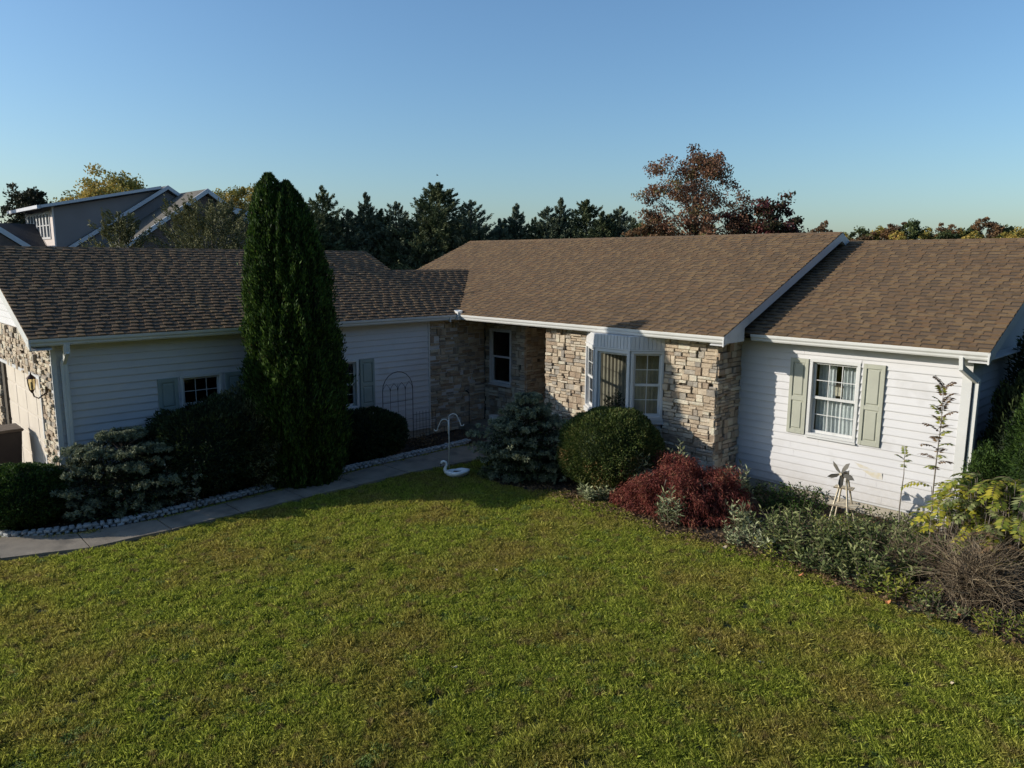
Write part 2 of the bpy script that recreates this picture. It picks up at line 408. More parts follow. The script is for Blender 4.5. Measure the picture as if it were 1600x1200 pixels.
STONES = []      # (verts, faces, material, score, parent)
def stones(F, u0, u1, z0, z1, nf, ops, parent, facing, cell=(.13, .34), holes=True):
    for (a, b, c, d) in strips(u0, u1, z0, z1, ops):
        z = c
        while z < d - .02:
            h = random.uniform(.10, .17)
            if d - z - h < .07: h = d - z
            u = a
            while u < b - .01:
                w = random.uniform(*cell)
                if b - u - w < .09: w = b - u
                rows = random.choice((1, 2, 2, 2, 3)) if h > .135 else random.choice((1, 2, 2))
                zz = z; cutz = sorted([0] + [(i + random.uniform(-.2, .2)) / rows for i in range(1, rows)] + [1])
                for i in range(rows):
                    y0 = z + cutz[i] * h; y1 = z + cutz[i + 1] * h
                    cu = [u, u + w]
                    if w > .24 and y1 - y0 < .13 and random.random() < .45: cu = [u, u + w * random.uniform(.35, .65), u + w]
                    if y1 - y0 > .10 and w > .2: cu = [u, u + w * random.uniform(.4, .6), u + w]
                    for p, q in zip(cu, cu[1:]):
                        if holes and random.random() < .012: continue
                        mb = MB(); dep = nf + random.choice((-.012, 0, .006, .014, .024, .034)) + random.uniform(-.007, .007)
                        if random.random() < .03: dep += .025
                        mb.chbox(F, p + .004, q - .004, nf - .07, dep, y0 + .004, y1 - .004, random.choices(ST, (4, 3, 2, 2.2, 2, .8))[0], c=min(.009, (y1 - y0) * .2), jit=.006)
                        ctr = F((p + q) / 2, dep, (y0 + y1) / 2); v = Vector(CAMLOC) - ctr
                        sc = (q - p) * (y1 - y0) * max(0, F.n.dot(v.normalized())) / v.length_squared * facing
                        STONES.append((mb, sc, parent))
                u += w
            z += h
def flush_stones():
    STONES.sort(key=lambda t: -t[1])
    for mb, sc, par in STONES[:300]: mb.build('stone', par)
    rest = {}
    for mb, sc, par in STONES[300:]:
        r = rest.setdefault(par.name, (MB(), par))[0]; base_ = len(r.v); r.v += mb.v
        ks = [r.mi(q) for q in mb.mats]; r.f += [tuple(base_ + i for i in f) for f in mb.f]; r.m += [ks[q] for q in mb.m]
    for r, par in rest.values(): r.build('stones', par, kind='stuff')

# --- openings
WR = (7.86, 8.69, 1.17, 2.475)                     # window of the right wing
WE = (-.13, .63, 1.10, 2.45)                       # entry window
WG1 = (-6.224, -5.447, .93, 2.0); WG2 = (-3.31, -2.52, .93, 1.98)   # garage wing windows
DG = (-4.42, -1.15, .03, 2.05)                      # garage door
def shrink(o, d=.03): return (o[0] + d, o[1] - d, o[2] + d, o[3] - d)

wall = MB()
core(wall, FS, 6.587, 10.22, .2, 2.72, -(YW), [shrink(WR)], WHITE)
core(wall, FE, YW + .001, 8.3, .2, 2.72, 10.22, [], WHITE)
core(wall, FE, -8.2, 1.1, .2, 2.72, -.335, [shrink(WG1), shrink(WG2)], WHITE)
core(wall, FS, -.335, 1.08, 0, 2.72, -1.15, [shrink(WE)], MORTAR)
core(wall, FE, 1.151, 2.3, 0, 2.72, 1.06, [], MORTAR)
core(wall, FS, 1.06, 2.55, 0, 2.72, -2.301, [], MORTAR)
core(wall, FE, .38, 2.29, 0, 2.72, 2.62, [], MORTAR)
core(wall, FS, 2.55, 6.55, 0, 2.72, -.375, [(3.68, 5.47, 1.0, 2.72)], MORTAR)
core(wall, FE, .376, YW, 0, 2.72, 6.55, [], MORTAR)
core(wall, FS, -6.6, -.36, 0, 2.82, 8.16, [DG], MORTAR)
# rear and far walls that close the building
wall.box(W3, -4.4, -4.28, .3, 8.4, 0, 2.72, WHITE); wall.box(W3, -4.4, 10.2, 8.3, 8.42, 0, 2.72, WHITE)
wall.box(W3, -6.6, -6.48, -8.1, .3, 0, 2.72, WHITE); wall.box(W3, -6.6, -4.4, .2, .32, 0, 2.72, WHITE)
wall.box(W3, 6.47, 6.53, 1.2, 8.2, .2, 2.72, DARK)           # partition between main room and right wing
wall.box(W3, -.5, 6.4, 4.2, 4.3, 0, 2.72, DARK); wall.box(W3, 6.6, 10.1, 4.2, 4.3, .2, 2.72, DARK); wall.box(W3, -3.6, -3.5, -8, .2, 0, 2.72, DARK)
wall.build('wall', H)
fd = MB()
fd.box(W3, 6.587, 10.195, YW + .03, YW + .2, -.1, .245, CONC); fd.box(W3, 10.05, 10.196, YW + .2, 8.3, -.1, .245, CONC)
fd.box(W3, -.5, -.36, -8.17, 1.1, -.1, .195, CONC); fd.box(W3, 2.6, 6.56, .36, .5, -.1, .06, CONC)
fd.build('foundation', H)
po = MB(); po.box(W3, -.3, 2.56, .38, 2.2, -.05, .17, PATHM); po.box(W3, .95, 2.5, .02, .378, -.05, .09, PATHM); po.build('porch_step', H, bevel=.01)

sw = part('wall', H)
siding(FS, 6.605, 10.13, .25, 2.70, -(YW), [WR], sw)
siding(FE, YW + .06, 8.2, .25, 2.70, 10.22, [], sw)
siding(FE, -8.13, -.64, .20, 2.70, -.335, [WG1, WG2], sw)
def gab(z, a, b):      # boards of the garage gable shorten towards the ridge
    zz = z + .11; t = (zz - HE + .10) / SL
    return (-2 * 3.471 + max(.33, t), -max(.33, t))
siding(FS, -6.6, -.33, 2.83, 4.2, 8.16, [], sw, slopef=gab)
def gabm(z, a, b):
    t = (z + .127 - HE + .12) / SL
    return (max(.35, t), min(8.4, 8.738 - t))
siding(FE, .35, 8.4, 2.70, 4.5, 6.56, [], sw, slopef=gabm)
def one(name, par, *a):
    b = MB(); b.box(W3, *a); return b.build(name, par)
for a in ((10.13, 10.258, YW - .028, YW + .06, .24, 2.70), (-.334, -.296, -8.205, -8.13, .19, 2.70), (-.334, -.300, -.64, -.60, .19, 2.70), (6.588, 6.607, YW - .027, YW, .24, 2.70)):
    one('corner_trim', H, *a, TRIMW)

sv = part('stone_veneer', H)
stones(FS, 2.50, 3.66, .04, 2.70, -.325, [], sv, 3.0)
stones(FS, 5.50, 6.59, .04, 2.70, -.325, [], sv, 3.0)
stones(FS, 3.66, 5.50, .04, 1.0, -.325, [], sv, .2)
stones(FE, .33, YW - .01, .04, 2.70, 6.59, [], sv, 1.6)
stones(FE, -.595, 1.09, .04, 2.70, -.325, [], sv, .5)
stones(FS, -.30, 1.10, .17, 2.70, -1.10, [WE], sv, .5)
stones(FE, 1.13, 2.20, .17, 2.70, 1.10, [], sv, .3)
stones(FS, -6.6, -.33, .03, 2.82, 8.21, [(DG[0] - .35, DG[1], 0, DG[3])], sv, .8)
# left jamb face of the main stone wall towards the porch
FWst = Fr((0, 0, 0), (0, 1, 0), (-1, 0, 0)); stones(FWst, .34, 2.2, .17, 2.70, -2.50, [], sv, .1)
flush_stones()

# --- roofs
SHG = []
def slope(name, O, a, s, W, L, clip=None, tabs=True, e=.128, f=1.0):
    O = Vector(O); a = Vector(a).normalized(); s = Vector(s).normalized(); nv = a.cross(s).normalized()
    if nv.z < 0: nv = -nv
    P = lambda u, t, h: O + a * u + s * t + nv * h
    dk = MB(); dk.poly([P(u, t, h) for u in (0.01, W - .01) for t in (.03, L - .003) for h in (-.07, -.002)], DECK, MB.BF)
    r = dk.build(name, H)
    if tabs:
        k = 0; t = 0.0
        while t < L - .02:
            u = 0.0; high = random.random() < .5; te = min(t + e + .018, L)
            while u < W - .001:
                w = random.uniform(.10, .155) if high else random.uniform(.09, .19)
                if W - u - w < .08: w = W - u
                uc, tc = u + w / 2, t + e / 2
                if clip is None or clip(*P(uc, tc, 0)[:2]):
                    hb = (.028 if high else .0185) + random.uniform(-.001, .001); sk = random.uniform(-.008, .008)
                    mb = MB(); w0, w1 = u + .0008, u + w - .0008
                    ta = t + (.0 if high else .002); ht = .001 + hb * .18; cut = .012 if high else 0.0; mm_ = random.choices(SH, ((3, 4, 1.2, 1.5, 1) if high else (3, 1.5, 3, 1, 2.5)))[0]
                    fr = random.uniform(.55, .72) if not high else 1.0; tm = ta + (t + e - ta) * fr; hm = hb + (ht - hb) * ((tm - ta) / (te - ta))
                    low = [P(w0, ta, hb), P(w1, ta, hb), P(w1 - cut * fr, tm, hm), P(w0 + cut * fr, tm, hm)]; bot = [P(w0, t, -.004), P(w1, t, -.004), P(w1, te, -.004), P(w0, te, -.004)]
                    top = [P(w1 - cut, te, ht), P(w0 + cut, te, ht)]
                    mb.poly(low + top + bot, mm_, [(0, 1, 2, 3), (6, 7, 1, 0), (7, 8, 4, 2, 1), (9, 6, 0, 3, 5)])
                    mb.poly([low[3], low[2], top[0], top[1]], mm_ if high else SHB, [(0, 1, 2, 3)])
                    c = P(uc, tc, 0); v = Vector(CAMLOC) - c
                    SHG.append((mb, w * e * max(0, nv.dot(v.normalized())) / v.length_squared * f, r))
                u += w; high = not high
            k += 1; t += e
    return r
def hidmain(x, y):
    if x >= 0: return True
    return not ((x > CX and y < -x) or (x <= CX and y < 4.698 + x))
mroof = slope('roof', (MXL, 0, HE), (1, 0, 0), (0, 1, SL), W1 - MXL, RY * SK, hidmain)
slope('roof', (MXL, 2 * RY, HE), (1, 0, 0), (0, -1, SL), W1 - MXL, RY * SK, tabs=False)
rroof = slope('roof', (6.60, RD, HE), (1, 0, 0), (0, 1, SL), WX - 6.60, (RY2 - RD) * SK)
slope('roof', (6.60, 2 * RY2 - RD, HE), (1, 0, 0), (0, -1, SL), WX - 6.60, (RY2 - RD) * SK, tabs=False)
groof = slope('roof', (0, GY, HE), (0, 1, 0), (-1, 0, SL), CY - GY, -GX * SK)
slope('roof', (2 * GX, GY, HE), (0, 1, 0), (1, 0, SL), CY - GY, -GX * SK, tabs=False)
croof = slope('roof', (0, CY, HE), (0, 1, 0), (-1, 0, SL), 2.6, -CX * SK, lambda x, y: y < -x + .06)
slope('roof', (2 * CX, CY, HE), (0, 1, 0), (1, 0, SL), 2.6, -CX * SK, tabs=False)
SHG.sort(key=lambda t: -t[1])
for mb, sc, par in SHG[:300]: mb.build('shingle', par)
rest = {}
for mb, sc, par in SHG[300:]:
    r = rest.setdefault(par.name, (MB(), par))[0]; base_ = len(r.v); r.v += mb.v
    ks = [r.mi(q) for q in mb.mats]; r.f += [tuple(base_ + i for i in f) for f in mb.f]; r.m += [ks[q] for q in mb.m]
for r, par in rest.values(): r.build('shingles', par, kind='stuff')
# ridge caps: short bent pieces lapped along each ridge
def ridge(p0, p1, side, par):
    p0 = Vector(p0); p1 = Vector(p1); d = (p1 - p0); L = d.length; d.normalize(); sd_ = Vector(side)
    b = MB(); t = 0
    while t < L:
        te = min(t + .2, L); q = .13; hb = .022 + random.uniform(-.002, .003)
        for sg in (1, -1):
            b.poly([p0 + d * t + Vector((0, 0, hb)), p0 + d * te + Vector((0, 0, .012)),
                    p0 + d * te + sd_ * q * sg + Vector((0, 0, -q * SL + .012)), p0 + d * t + sd_ * q * sg + Vector((0, 0, -q * SL + hb)),
                    p0 + d * t + sd_ * q * sg + Vector((0, 0, -q * SL)), p0 + d * te + sd_ * q * sg + Vector((0, 0, -q * SL))],
                   random.choice(SH), [(0, 1, 2, 3), (3, 2, 5, 4)])
        t += .14
    b.build('ridge_cap', par)
ridge((MXL, RY, HE + SL * RY), (W1, RY, HE + SL * RY), (0, 1, 0), mroof)
ridge((6.6, RY2, HE + SL * (RY2 - RD)), (WX, RY2, HE + SL * (RY2 - RD)), (0, 1, 0), rroof)
ridge((GX, GY, HE - SL * GX), (GX, CY, HE - SL * GX), (1, 0, 0), groof)
ridge((CX, CY, HE - SL * CX), (CX, 2.3, HE - SL * CX), (1, 0, 0), croof)

# --- rakes, gables, soffits
rk = MB()
def rakeX(b, x0, x1, ye, yr, m, top=-.004, dp=.165):
    """barge board in the plane x0..x1 following both slopes from eave ye over ridge yr"""
    yb = 2 * yr - ye; zr = HE + SL * (yr - ye)
    for y0 in (ye, yb):
        P = [(y0, HE + top), (yr, zr + top), (yr, zr + top - dp), (y0, HE + top - dp)]
        b = MB(); b.prism(P, lambda y, z: Vector((x0, y, z)), lambda y, z: Vector((x1, y, z)), m); b.build('barge_board', H)
rakeX(rk, W1 - .024, W1 - .001, 0, RY, TRIMW); rakeX(rk, WX - .024, WX - .001, RD, RY2, TRIMW); rakeX(rk, MXL + .001, MXL + .024, 0, RY, TRIMW)
def rakeY(b, y0, y1, xr, m, top=-.004, dp=.165):
    zr = HE - SL * xr
    for xe in (0.0, 2 * xr):
        P = [(xe, HE + top), (xr, zr + top), (xr, zr + top - dp), (xe, HE + top - dp)]
        b = MB(); b.prism(P, lambda x, z: Vector((x, y0, z)), lambda x, z: Vector((x, y1, z)), m); b.build('barge_board', H)
rakeY(rk, GY + .001, GY + .024, GX, TRIMW); rakeY(rk, CY - .024, CY - .001, GX, TRIMW)
# slanted soffits under the rakes
def rsof(x0, x1, ye, yr):
    yb = 2 * yr - ye; zr = HE + SL * (yr - ye)
    for y0 in (ye, yb):
        P = [(y0, HE - .150), (yr, zr - .150), (yr, zr - .162), (y0, HE - .162)]
        b = MB(); b.prism(P, lambda y, z: Vector((x0, y, z)), lambda y, z: Vector((x1, y, z)), WHITE); b.build('rake_soffit', H)
rsof(6.585, W1 - .0245, 0.05, RY); rsof(10.24, WX - .0245, RD + .05, RY2)
P = [(-.05, HE - .17), (GX, HE - SL * GX - .15), (GX, HE - SL * GX - .162), (-.05, HE - .182)]
rk.prism(P, lambda x, z: Vector((x, GY + .0245, z)), lambda x, z: Vector((x, -8.22, z)), WHITE)
# boxed cornice returns
rk.build('rake_soffit', H); rk = MB()
rk.prism([(.10, 2.705), (.72, 2.705), (.72, HE + SL * .72 - .18), (.10, HE - .05)], lambda y, z: Vector((6.60, y, z)), lambda y, z: Vector((W1 - .03, y, z)), TRIMW)
rk.build('cornice_return', H); rk = MB()
rk.prism([(RD + .10, 2.705), (RD + .42, 2.705), (RD + .42, HE + SL * .42 - .18), (RD + .10, HE - .05)], lambda y, z: Vector((10.26, y, z)), lambda y, z: Vector((WX - .03, y, z)), TRIMW)
rk.build('cornice_return', H); rk = MB()
# little louvred end cap high on the main gable
rk.box(W3, 6.58, 6.70, 3.72, 3.86, 4.28, 4.38, TRIMW)
rk.build('gable_louvre', H)
_g = MB(); _g.poly([(6.545, .38, 2.72), (6.545, 8.38, 2.72), (6.545, RY, HE + SL * RY - .17)], WHITE); _g.build('gable', H); _g = MB(); _g.poly([(10.21, YW, 2.72), (10.21, 8.3, 2.72), (10.21, RY2, HE + SL * (RY2 - RD) - .17)], WHITE); _g.build('gable', H)
_g = MB(); _g.poly([(-.4, -8.15, 2.72), (-6.55, -8.15, 2.72), (GX, -8.15, HE - SL * GX - .17)], WHITE); _g.build('gable', H); _g = MB(); _g.poly([(-.05, CY - .1, 2.8), (-6.9, CY - .1, 2.8), (GX, CY - .1, HE - SL * GX - .1)], WHITE); _g.build('gable', H)
_g = MB(); _g.poly([(-4.4, .1, 2.8), (-4.4, 8.6, 2.8), (-4.4, RY, HE + SL * RY - .1)], WHITE); _g.build('gable', H)
sf = MB()
def soffit(x0, x1, y0, y1, z=2.705): sf.box(W3, x0, x1, y0, y1, z, z + .014, WHITE)
soffit(-.30, 2.49, .105, 2.32); soffit(2.49, W1 - .026, .105, .40); soffit(W1, WX - .026, RD + .105, YW + .02)
soffit(-.40, -.105, GY + .03, .09); soffit(10.26, WX - .026, YW + .021, 8.7)
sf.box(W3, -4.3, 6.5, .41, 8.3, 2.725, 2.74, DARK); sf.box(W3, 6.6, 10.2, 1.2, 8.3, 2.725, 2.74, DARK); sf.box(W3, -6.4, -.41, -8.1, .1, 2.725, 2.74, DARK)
sf.build('soffit', H)

# --- gutters
GP = [(.10, 2.83), (.10, 2.715), (.045, 2.712), (.03, 2.735), (.026, 2.76), (.006, 2.785), (.003, 2.80), (.0, 2.822), (.0, 2.832), (.012, 2.834), (.014, 2.80), (.092, 2.80)]
gt = MB()
gt.prism(GP, lambda n, z: Vector((0.02, n, z)), lambda n, z: Vector((W1 + .004, n, z)), GUTTER); gt.build('gutter', H)
gt = MB(); gt.prism(GP, lambda n, z: Vector((W1 + .03, RD + n, z)), lambda n, z: Vector((WX + .006, RD + n, z)), GUTTER); gt.build('gutter', H)
gt = MB(); gt.prism(GP, lambda n, z: Vector((-n, GY - .004, z)), lambda n, z: Vector((-n, -.02, z)), GUTTER); gt.build('gutter', H)
vc = MB(); vc.poly([(-.10, .10, 2.715), (.03, -.03, 2.715), (.03, .12, 2.715), (-.10, .10, 2.93), (.035, -.035, 2.90), (.12, .03, 2.93), (-.12, -.03, 2.93)], GUTTER,
                   [(0, 1, 2), (0, 3, 6), (1, 4, 5, 2), (1, 6, 4), (0, 6, 1), (4, 3, 5), (4, 6, 3)])
vc.box(W3, -.055, .045, -.045, .055, 2.712, 2.885, GUTTER); vc.build('valley_diverter', H)
def downspout(pts, r=(.045, .03)):
    b = MB(); pts = [Vector(p) for p in pts]
    for i, (p, q) in enumerate(zip(pts, pts[1:])):
        d = (q - p).normalized(); a = d.cross(Vector((1, 0, 0)) if abs(d.x) < .6 else Vector((0, 1, 0))).normalized(); c = d.cross(a).normalized()
        e0 = p - d * .018; e1 = q + d * .018; V = []
        prof = [(-1, -.8), (-.5, -1), (0, -.8), (.5, -1), (1, -.8), (1, .9), (-1, .9)]
        k = .001 * i
        for e_ in (e0, e1): V += [e_ + a * (x * (r[0] + k)) + c * (y * (r[1] + k)) for x, y in prof]
        n = len(prof); b.poly(V, GUTTER, [(j, (j + 1) % n, n + (j + 1) % n, n + j) for j in range(n)] + [tuple(range(n)), tuple(range(n, 2 * n))])
    return b.build('downspout', H)
downspout([(10.16, RD + .06, 2.72), (10.17, RD + .07, 2.58), (10.31, YW + .06, 2.36), (10.31, YW + .07, .25), (10.36, YW - .05, .12)])
downspout([(-.05, -8.02, 2.72), (-.06, -8.02, 2.60), (-.262, -8.03, 2.42), (-.262, -8.03, .25), (-.14, -8.03, .13)])

# --- windows, shutters, doors
def window(F, o, nf, cols, rows, hung=True, casing=.055, m=TRIMW, out=.035, gm=GLASS, dark=None, sillh=.03):
    u0, u1, z0, z1 = o; w = part('window', H)
    b = MB(); c = casing
    for r in ((u0, u1, z1 - c, z1), (u0, u1, z0, z0 + c * .8), (u0, u0 + c, z0 + c * .8, z1 - c), (u1 - c, u1, z0 + c * .8, z1 - c)):
        b.chbox(F, r[0], r[1], nf - .09, nf + out, r[2], r[3], m, c=.006)
    b.box(F, u0 - .01, u1 + .01, nf, nf + out + .02, z0 - sillh, z0 - .001, m)
    b.build('frame', w)
    a0, a1, b0, b1 = u0 + c, u1 - c, z0 + c * .8, z1 - c; mid = (b0 + b1) / 2
    halves = [(b0, mid + .018, -.055), (mid - .018, b1, -.022)] if hung else [(b0, b1, -.03)]
    for (y0, y1, dn) in halves:
        s = MB(); t = .034
        for r in ((a0, a1, y1 - t, y1), (a0, a1, y0, y0 + t * 1.3), (a0, a0 + t, y0 + t * 1.3, y1 - t), (a1 - t, a1, y0 + t * 1.3, y1 - t)):
            s.box(F, r[0], r[1], nf + dn - .03, nf + dn, r[2], r[3], m)
        s.build('sash', w)
        p = MB(); p.poly([F(a0 + t, nf + dn - .016, y0 + t * 1.3), F(a1 - t, nf + dn - .016, y0 + t * 1.3), F(a1 - t, nf + dn - .016, y1 - t), F(a0 + t, nf + dn - .016, y1 - t)], gm); p.build('pane', w)
        if cols > 1 or rows > 1:
            g_ = MB()
            for i in range(1, cols):
                x = a0 + t + (a1 - a0 - 2 * t) * i / cols; g_.box(F, x - .006, x + .006, nf + dn - .012, nf + dn - .004, y0 + t * 1.3, y1 - t, m)
            for i in range(1, rows):
                z = y0 + t * 1.3 + (y1 - y0 - 2.3 * t) * i / rows; g_.box(F, a0 + t, a1 - t, nf + dn - .013, nf + dn - .005, z - .006, z + .006, m)
            g_.build('muntin', w)
    return w
window(FS, WR, -(YW), 3, 2, casing=.055, out=.04)
window(FE, WG1, -.335, 3, 2); window(FE, WG2, -.335, 3, 2)
window(FS, WE, -1.10, 1, 1, casing=.045, out=.02)
def shutter(F, u0, u1, z0, z1, nf, m):
    s = part('shutter', H); b = MB(); t = .055; mid = z0 + (z1 - z0) * .47
    b.chbox(F, u0, u0 + t, nf, nf + .032, z0, z1, m, c=.003); b.chbox(F, u1 - t, u1, nf, nf + .032, z0, z1, m, c=.003)
    for a, c in ((z0, z0 + .07), (mid - .035, mid + .035), (z1 - .07, z1)): b.chbox(F, u0 + t, u1 - t, nf, nf + .031, a, c, m, c=.002)
    b.build('shutter_frame', s)
    for a, c in ((z0 + .07, mid - .035), (mid + .035, z1 - .07)):
        p = MB(); p.box(F, u0 + t, u1 - t, nf, nf + .012, a, c, m); p.chbox(F, u0 + t + .015, u1 - t - .015, nf + .0122, nf + .027, a + .015, c - .015, m, c=.02)
        p.build('shutter_panel', s)
shutter(FS, 7.53, 7.845, 1.17, 2.46, -(YW) + .021, SHUT); shutter(FS, 8.735, 9.07, 1.165, 2.475, -(YW) + .021, SHUT)
shutter(FE, -6.61, -6.27, .93, 1.98, -.312, SHUTG); shutter(FE, -5.40, -5.06, .93, 1.98, -.312, SHUTG)
shutter(FE, -2.49, -2.13, .93, 1.965, -.312, SHUTG); shutter(FE, -3.70, -3.345, .93, 1.965, -.312, SHUTG)

# bay window
BA, BB, BC, BD = Vector((3.62, .33, 0)), Vector((4.20, -.10, 0)), Vector((5.05, -.10, 0)), Vector((5.50, .33, 0))
def fr2(p, q):
    u = (q - p).normalized(); n = Vector((u.y, -u.x, 0)); return Fr(p, u, n), (q - p).length
ZB0, ZB1 = 1.18, 2.44
for (p, q, c, r, hung, cas) in ((BA, BB, 2, 2, True, .05), (BB, BC, 1, 1, False, .065), (BC, BD, 2, 2, True, .05)):
    F, L = fr2(p, q); w = window(F, (0.012, L - .012, ZB0, ZB1), 0.0, c, r, hung, casing=cas, out=.022, sillh=.04)
hb = MB()
def solid(poly, z0, z1, m):
    n = len(poly); hb.poly([(p.x, p.y, z0) for p in poly] + [(p.x, p.y, z1) for p in poly], m, [tuple(range(n)), tuple(range(n, 2 * n))] + [(i, (i + 1) % n, n + (i + 1) % n, n + i) for i in range(n)])
solid([BA + Vector((-.0, .04, 0)), BA, BB, BC, BD, BD + Vector((0, .04, 0))], ZB1 + .002, 2.704, WHITE)
hb.build('bay_head', H); hb = MB()
solid([BA + Vector((-.03, .04, 0)), BA + Vector((-.03, -.02, 0)), BB + Vector((-.02, -.04, 0)), BC + Vector((.02, -.04, 0)), BD + Vector((.03, -.02, 0)), BD + Vector((.03, .04, 0))], ZB0 - .10, ZB0 - .042, TRIMW)
solid([BA + Vector((.05, .04, 0)), BA + Vector((.05, .0, 0)), BB + Vector((.03, .02, 0)), BC + Vector((-.03, .02, 0)), BD + Vector((-.05, .0, 0)), BD + Vector((-.05, .04, 0))], ZB0 - .34, ZB0 - .10, TRIMW)
solid([BA + Vector((0.05, .6, 0)), BA + Vector((.05, 0.02, 0)), BB + Vector((.03, .05, 0)), BC + Vector((-.03, .05, 0)), BD + Vector((-.05, .02, 0)), BD + Vector((-.05, .6, 0))], ZB0 - .036, ZB0 - .01, TRIMW)
hb.build('bay_seat', H)
for (p, q) in ((BA, BB), (BB, BC), (BC, BD)):
    F, L = fr2(p, q); n = int(L / .075)
    for i in range(n):
        b = MB(); b.chbox(F, L * i / n + .003, L * (i + 1) / n - .003, .0005, .014, ZB1 + .03, 2.703, WHITE, c=.004); b.build('bead_board', H)
    b = MB(); b.box(F, -.01, L + .01, .0003, .03, ZB1 + .003, ZB1 + .029, TRIMW); b.build('head_trim', H)

# garage door with its sections, dark side strip, entry door
gd = part('garage_door', H)
zz = [.03, .44, .85, 1.26, 1.67, 2.05]
for a, c in zip(zz, zz[1:]):
    n = 4
    for i in range(n):
        u0 = DG[0] + (DG[1] - DG[0]) * i / n; u1 = DG[0] + (DG[1] - DG[0]) * (i + 1) / n
        b = MB(); b.box(FS, u0, u1 - (.0 if i < n - 1 else .0), 8.08, 8.125 + .0005 * (i % 2), a + .004, c, DOORM)
        b.chbox(FS, u0 + .02, u1 - .02, 8.126, 8.131, a + .03, c - .025, DOORM, c=.004); b.build('panel', gd)
b = MB()
b.box(FS, DG[1] + .001, DG[1] + .06, 8.10, 8.235, .03, 2.05, WHITE); b.box(FS, DG[0] - .36, DG[1] + .06, 8.10, 8.236, 2.051, 2.11, WHITE)
b.prism([(DG[1] - .45, 2.05), (DG[1], 2.05), (DG[1], 1.80)], lambda x, z: FS(x, 8.14, z), lambda x, z: FS(x, 8.22, z), ST[0])
b.build('door_trim', gd)
b = MB(); b.box(FS, DG[0] - .07, DG[0] - .002, 8.06, 8.16, .03, 2.05, BIN); b.box(FS, DG[0] - .35, DG[0] - .071, 8.06, 8.10, .03, 2.05, SHUTG); b.build('side_strip', gd)
ed = MB(); ed.box(FS, 1.2, 2.15, -2.16, -2.11, .18, 2.25, DOORM); ed.box(FS, 1.35, 2.0, -2.11, -2.10, 1.3, 2.1, DARK); ed.build('entry_door', H)

# lantern on the garage corner
lt = part('wall_lantern', H)
b = MB(); lx, ly = -.72, -8.42
b.box(W3, -.60, -.52, -8.262, -8.235, 1.87, 2.0, BRONZE); b.tube([(-.56, -8.26, 1.90), (-.60, -8.36, 1.82), (lx + .02, ly + .02, 1.84), (lx, ly, 1.93)], .012, BRONZE, 6)
b.tube([(lx, ly, 1.90), (lx, ly, 1.93), (lx, ly, 1.95)], [.015, .028, .04], BRONZE, 8)
b.tube([(lx, ly, 2.135), (lx, ly, 2.15), (lx, ly, 2.19), (lx, ly, 2.205), (lx, ly, 2.25)], [.072, .068, .03, .014, .004], BRONZE, 10)
for k in range(5):
    t = 2 * math.pi * k / 5; b.tube([(lx + .04 * math.cos(t), ly + .04 * math.sin(t), 1.95), (lx + .057 * math.cos(t), ly + .057 * math.sin(t), 2.06), (lx + .06 * math.cos(t), ly + .06 * math.sin(t), 2.135)], .005, BRONZE, 4)
b.build('lantern_body', lt)
b = MB(); b.tube([(lx, ly, 1.952), (lx, ly, 2.0), (lx, ly, 2.06), (lx, ly, 2.133)], [.036, .048, .054, .057], AMBERG, 12); b.build('lantern_glass', lt, smooth=True)
b = MB(); b.tube([(lx, ly, 1.96), (lx, ly, 2.08)], .016, TRIMW, 8); b.build('candle_sleeve', lt)
# stain on the siding by the windmill
st = MB(); STAIN = mat('yellow_stain', (.53, .475, .36), (.54, .525, .50), 16, .7)

# ------------------------------------------------------------------ the neighbour's house, up the slope to the left
NH = thing('neighbour_house', 'large neighbouring house with lit dormer windows and two gables behind the garage roof', 'house', (-26.4, 3.0, 0))
def nb(name, fn, parent=None, **k):
    b = MB(); fn(b); o = b.build(name, None, **k); o.parent = parent or NH
    if parent is None: o.location = (26.4, -3.0, 0)
    elif parent is not None and parent.parent is not None: o.location = (0, 0, 0)
    return o
def planepoly(x0, x1, pts, m):
    """slab of (y,z) outline between x0 and x1"""
    return lambda b: b.prism(pts, lambda y, z: Vector((x0, y, z)), lambda y, z: Vector((x1, y, z)), m)
# main gabled block, ridge running back (-X)
nb('gable_wall', planepoly(-26.9, -26.6, [(-3.0, 0), (9.2, 0), (9.2, 3.6), (3.09, 7.45), (-3.0, 3.5)], NSIDE))
nb('side_wall', lambda b: b.box(W3, -40, -26.7, -3.0, -2.8, 0, 3.6, NSIDE))
nb('roof', planepoly(-40, -26.42, [(-3.6, 3.30), (3.09, 7.71), (9.8, 3.30), (9.8, 3.05), (3.09, 7.46), (-3.6, 3.05)], NDROOF))
for s_ in (((-3.65, 3.24), (3.09, 7.73), (3.09, 7.53), (-3.65, 3.04)), ((9.85, 3.24), (3.09, 7.73), (3.09, 7.53), (9.85, 3.04))):
    nb('barge_board', planepoly(-26.42, -26.34, list(s_), NFASC))
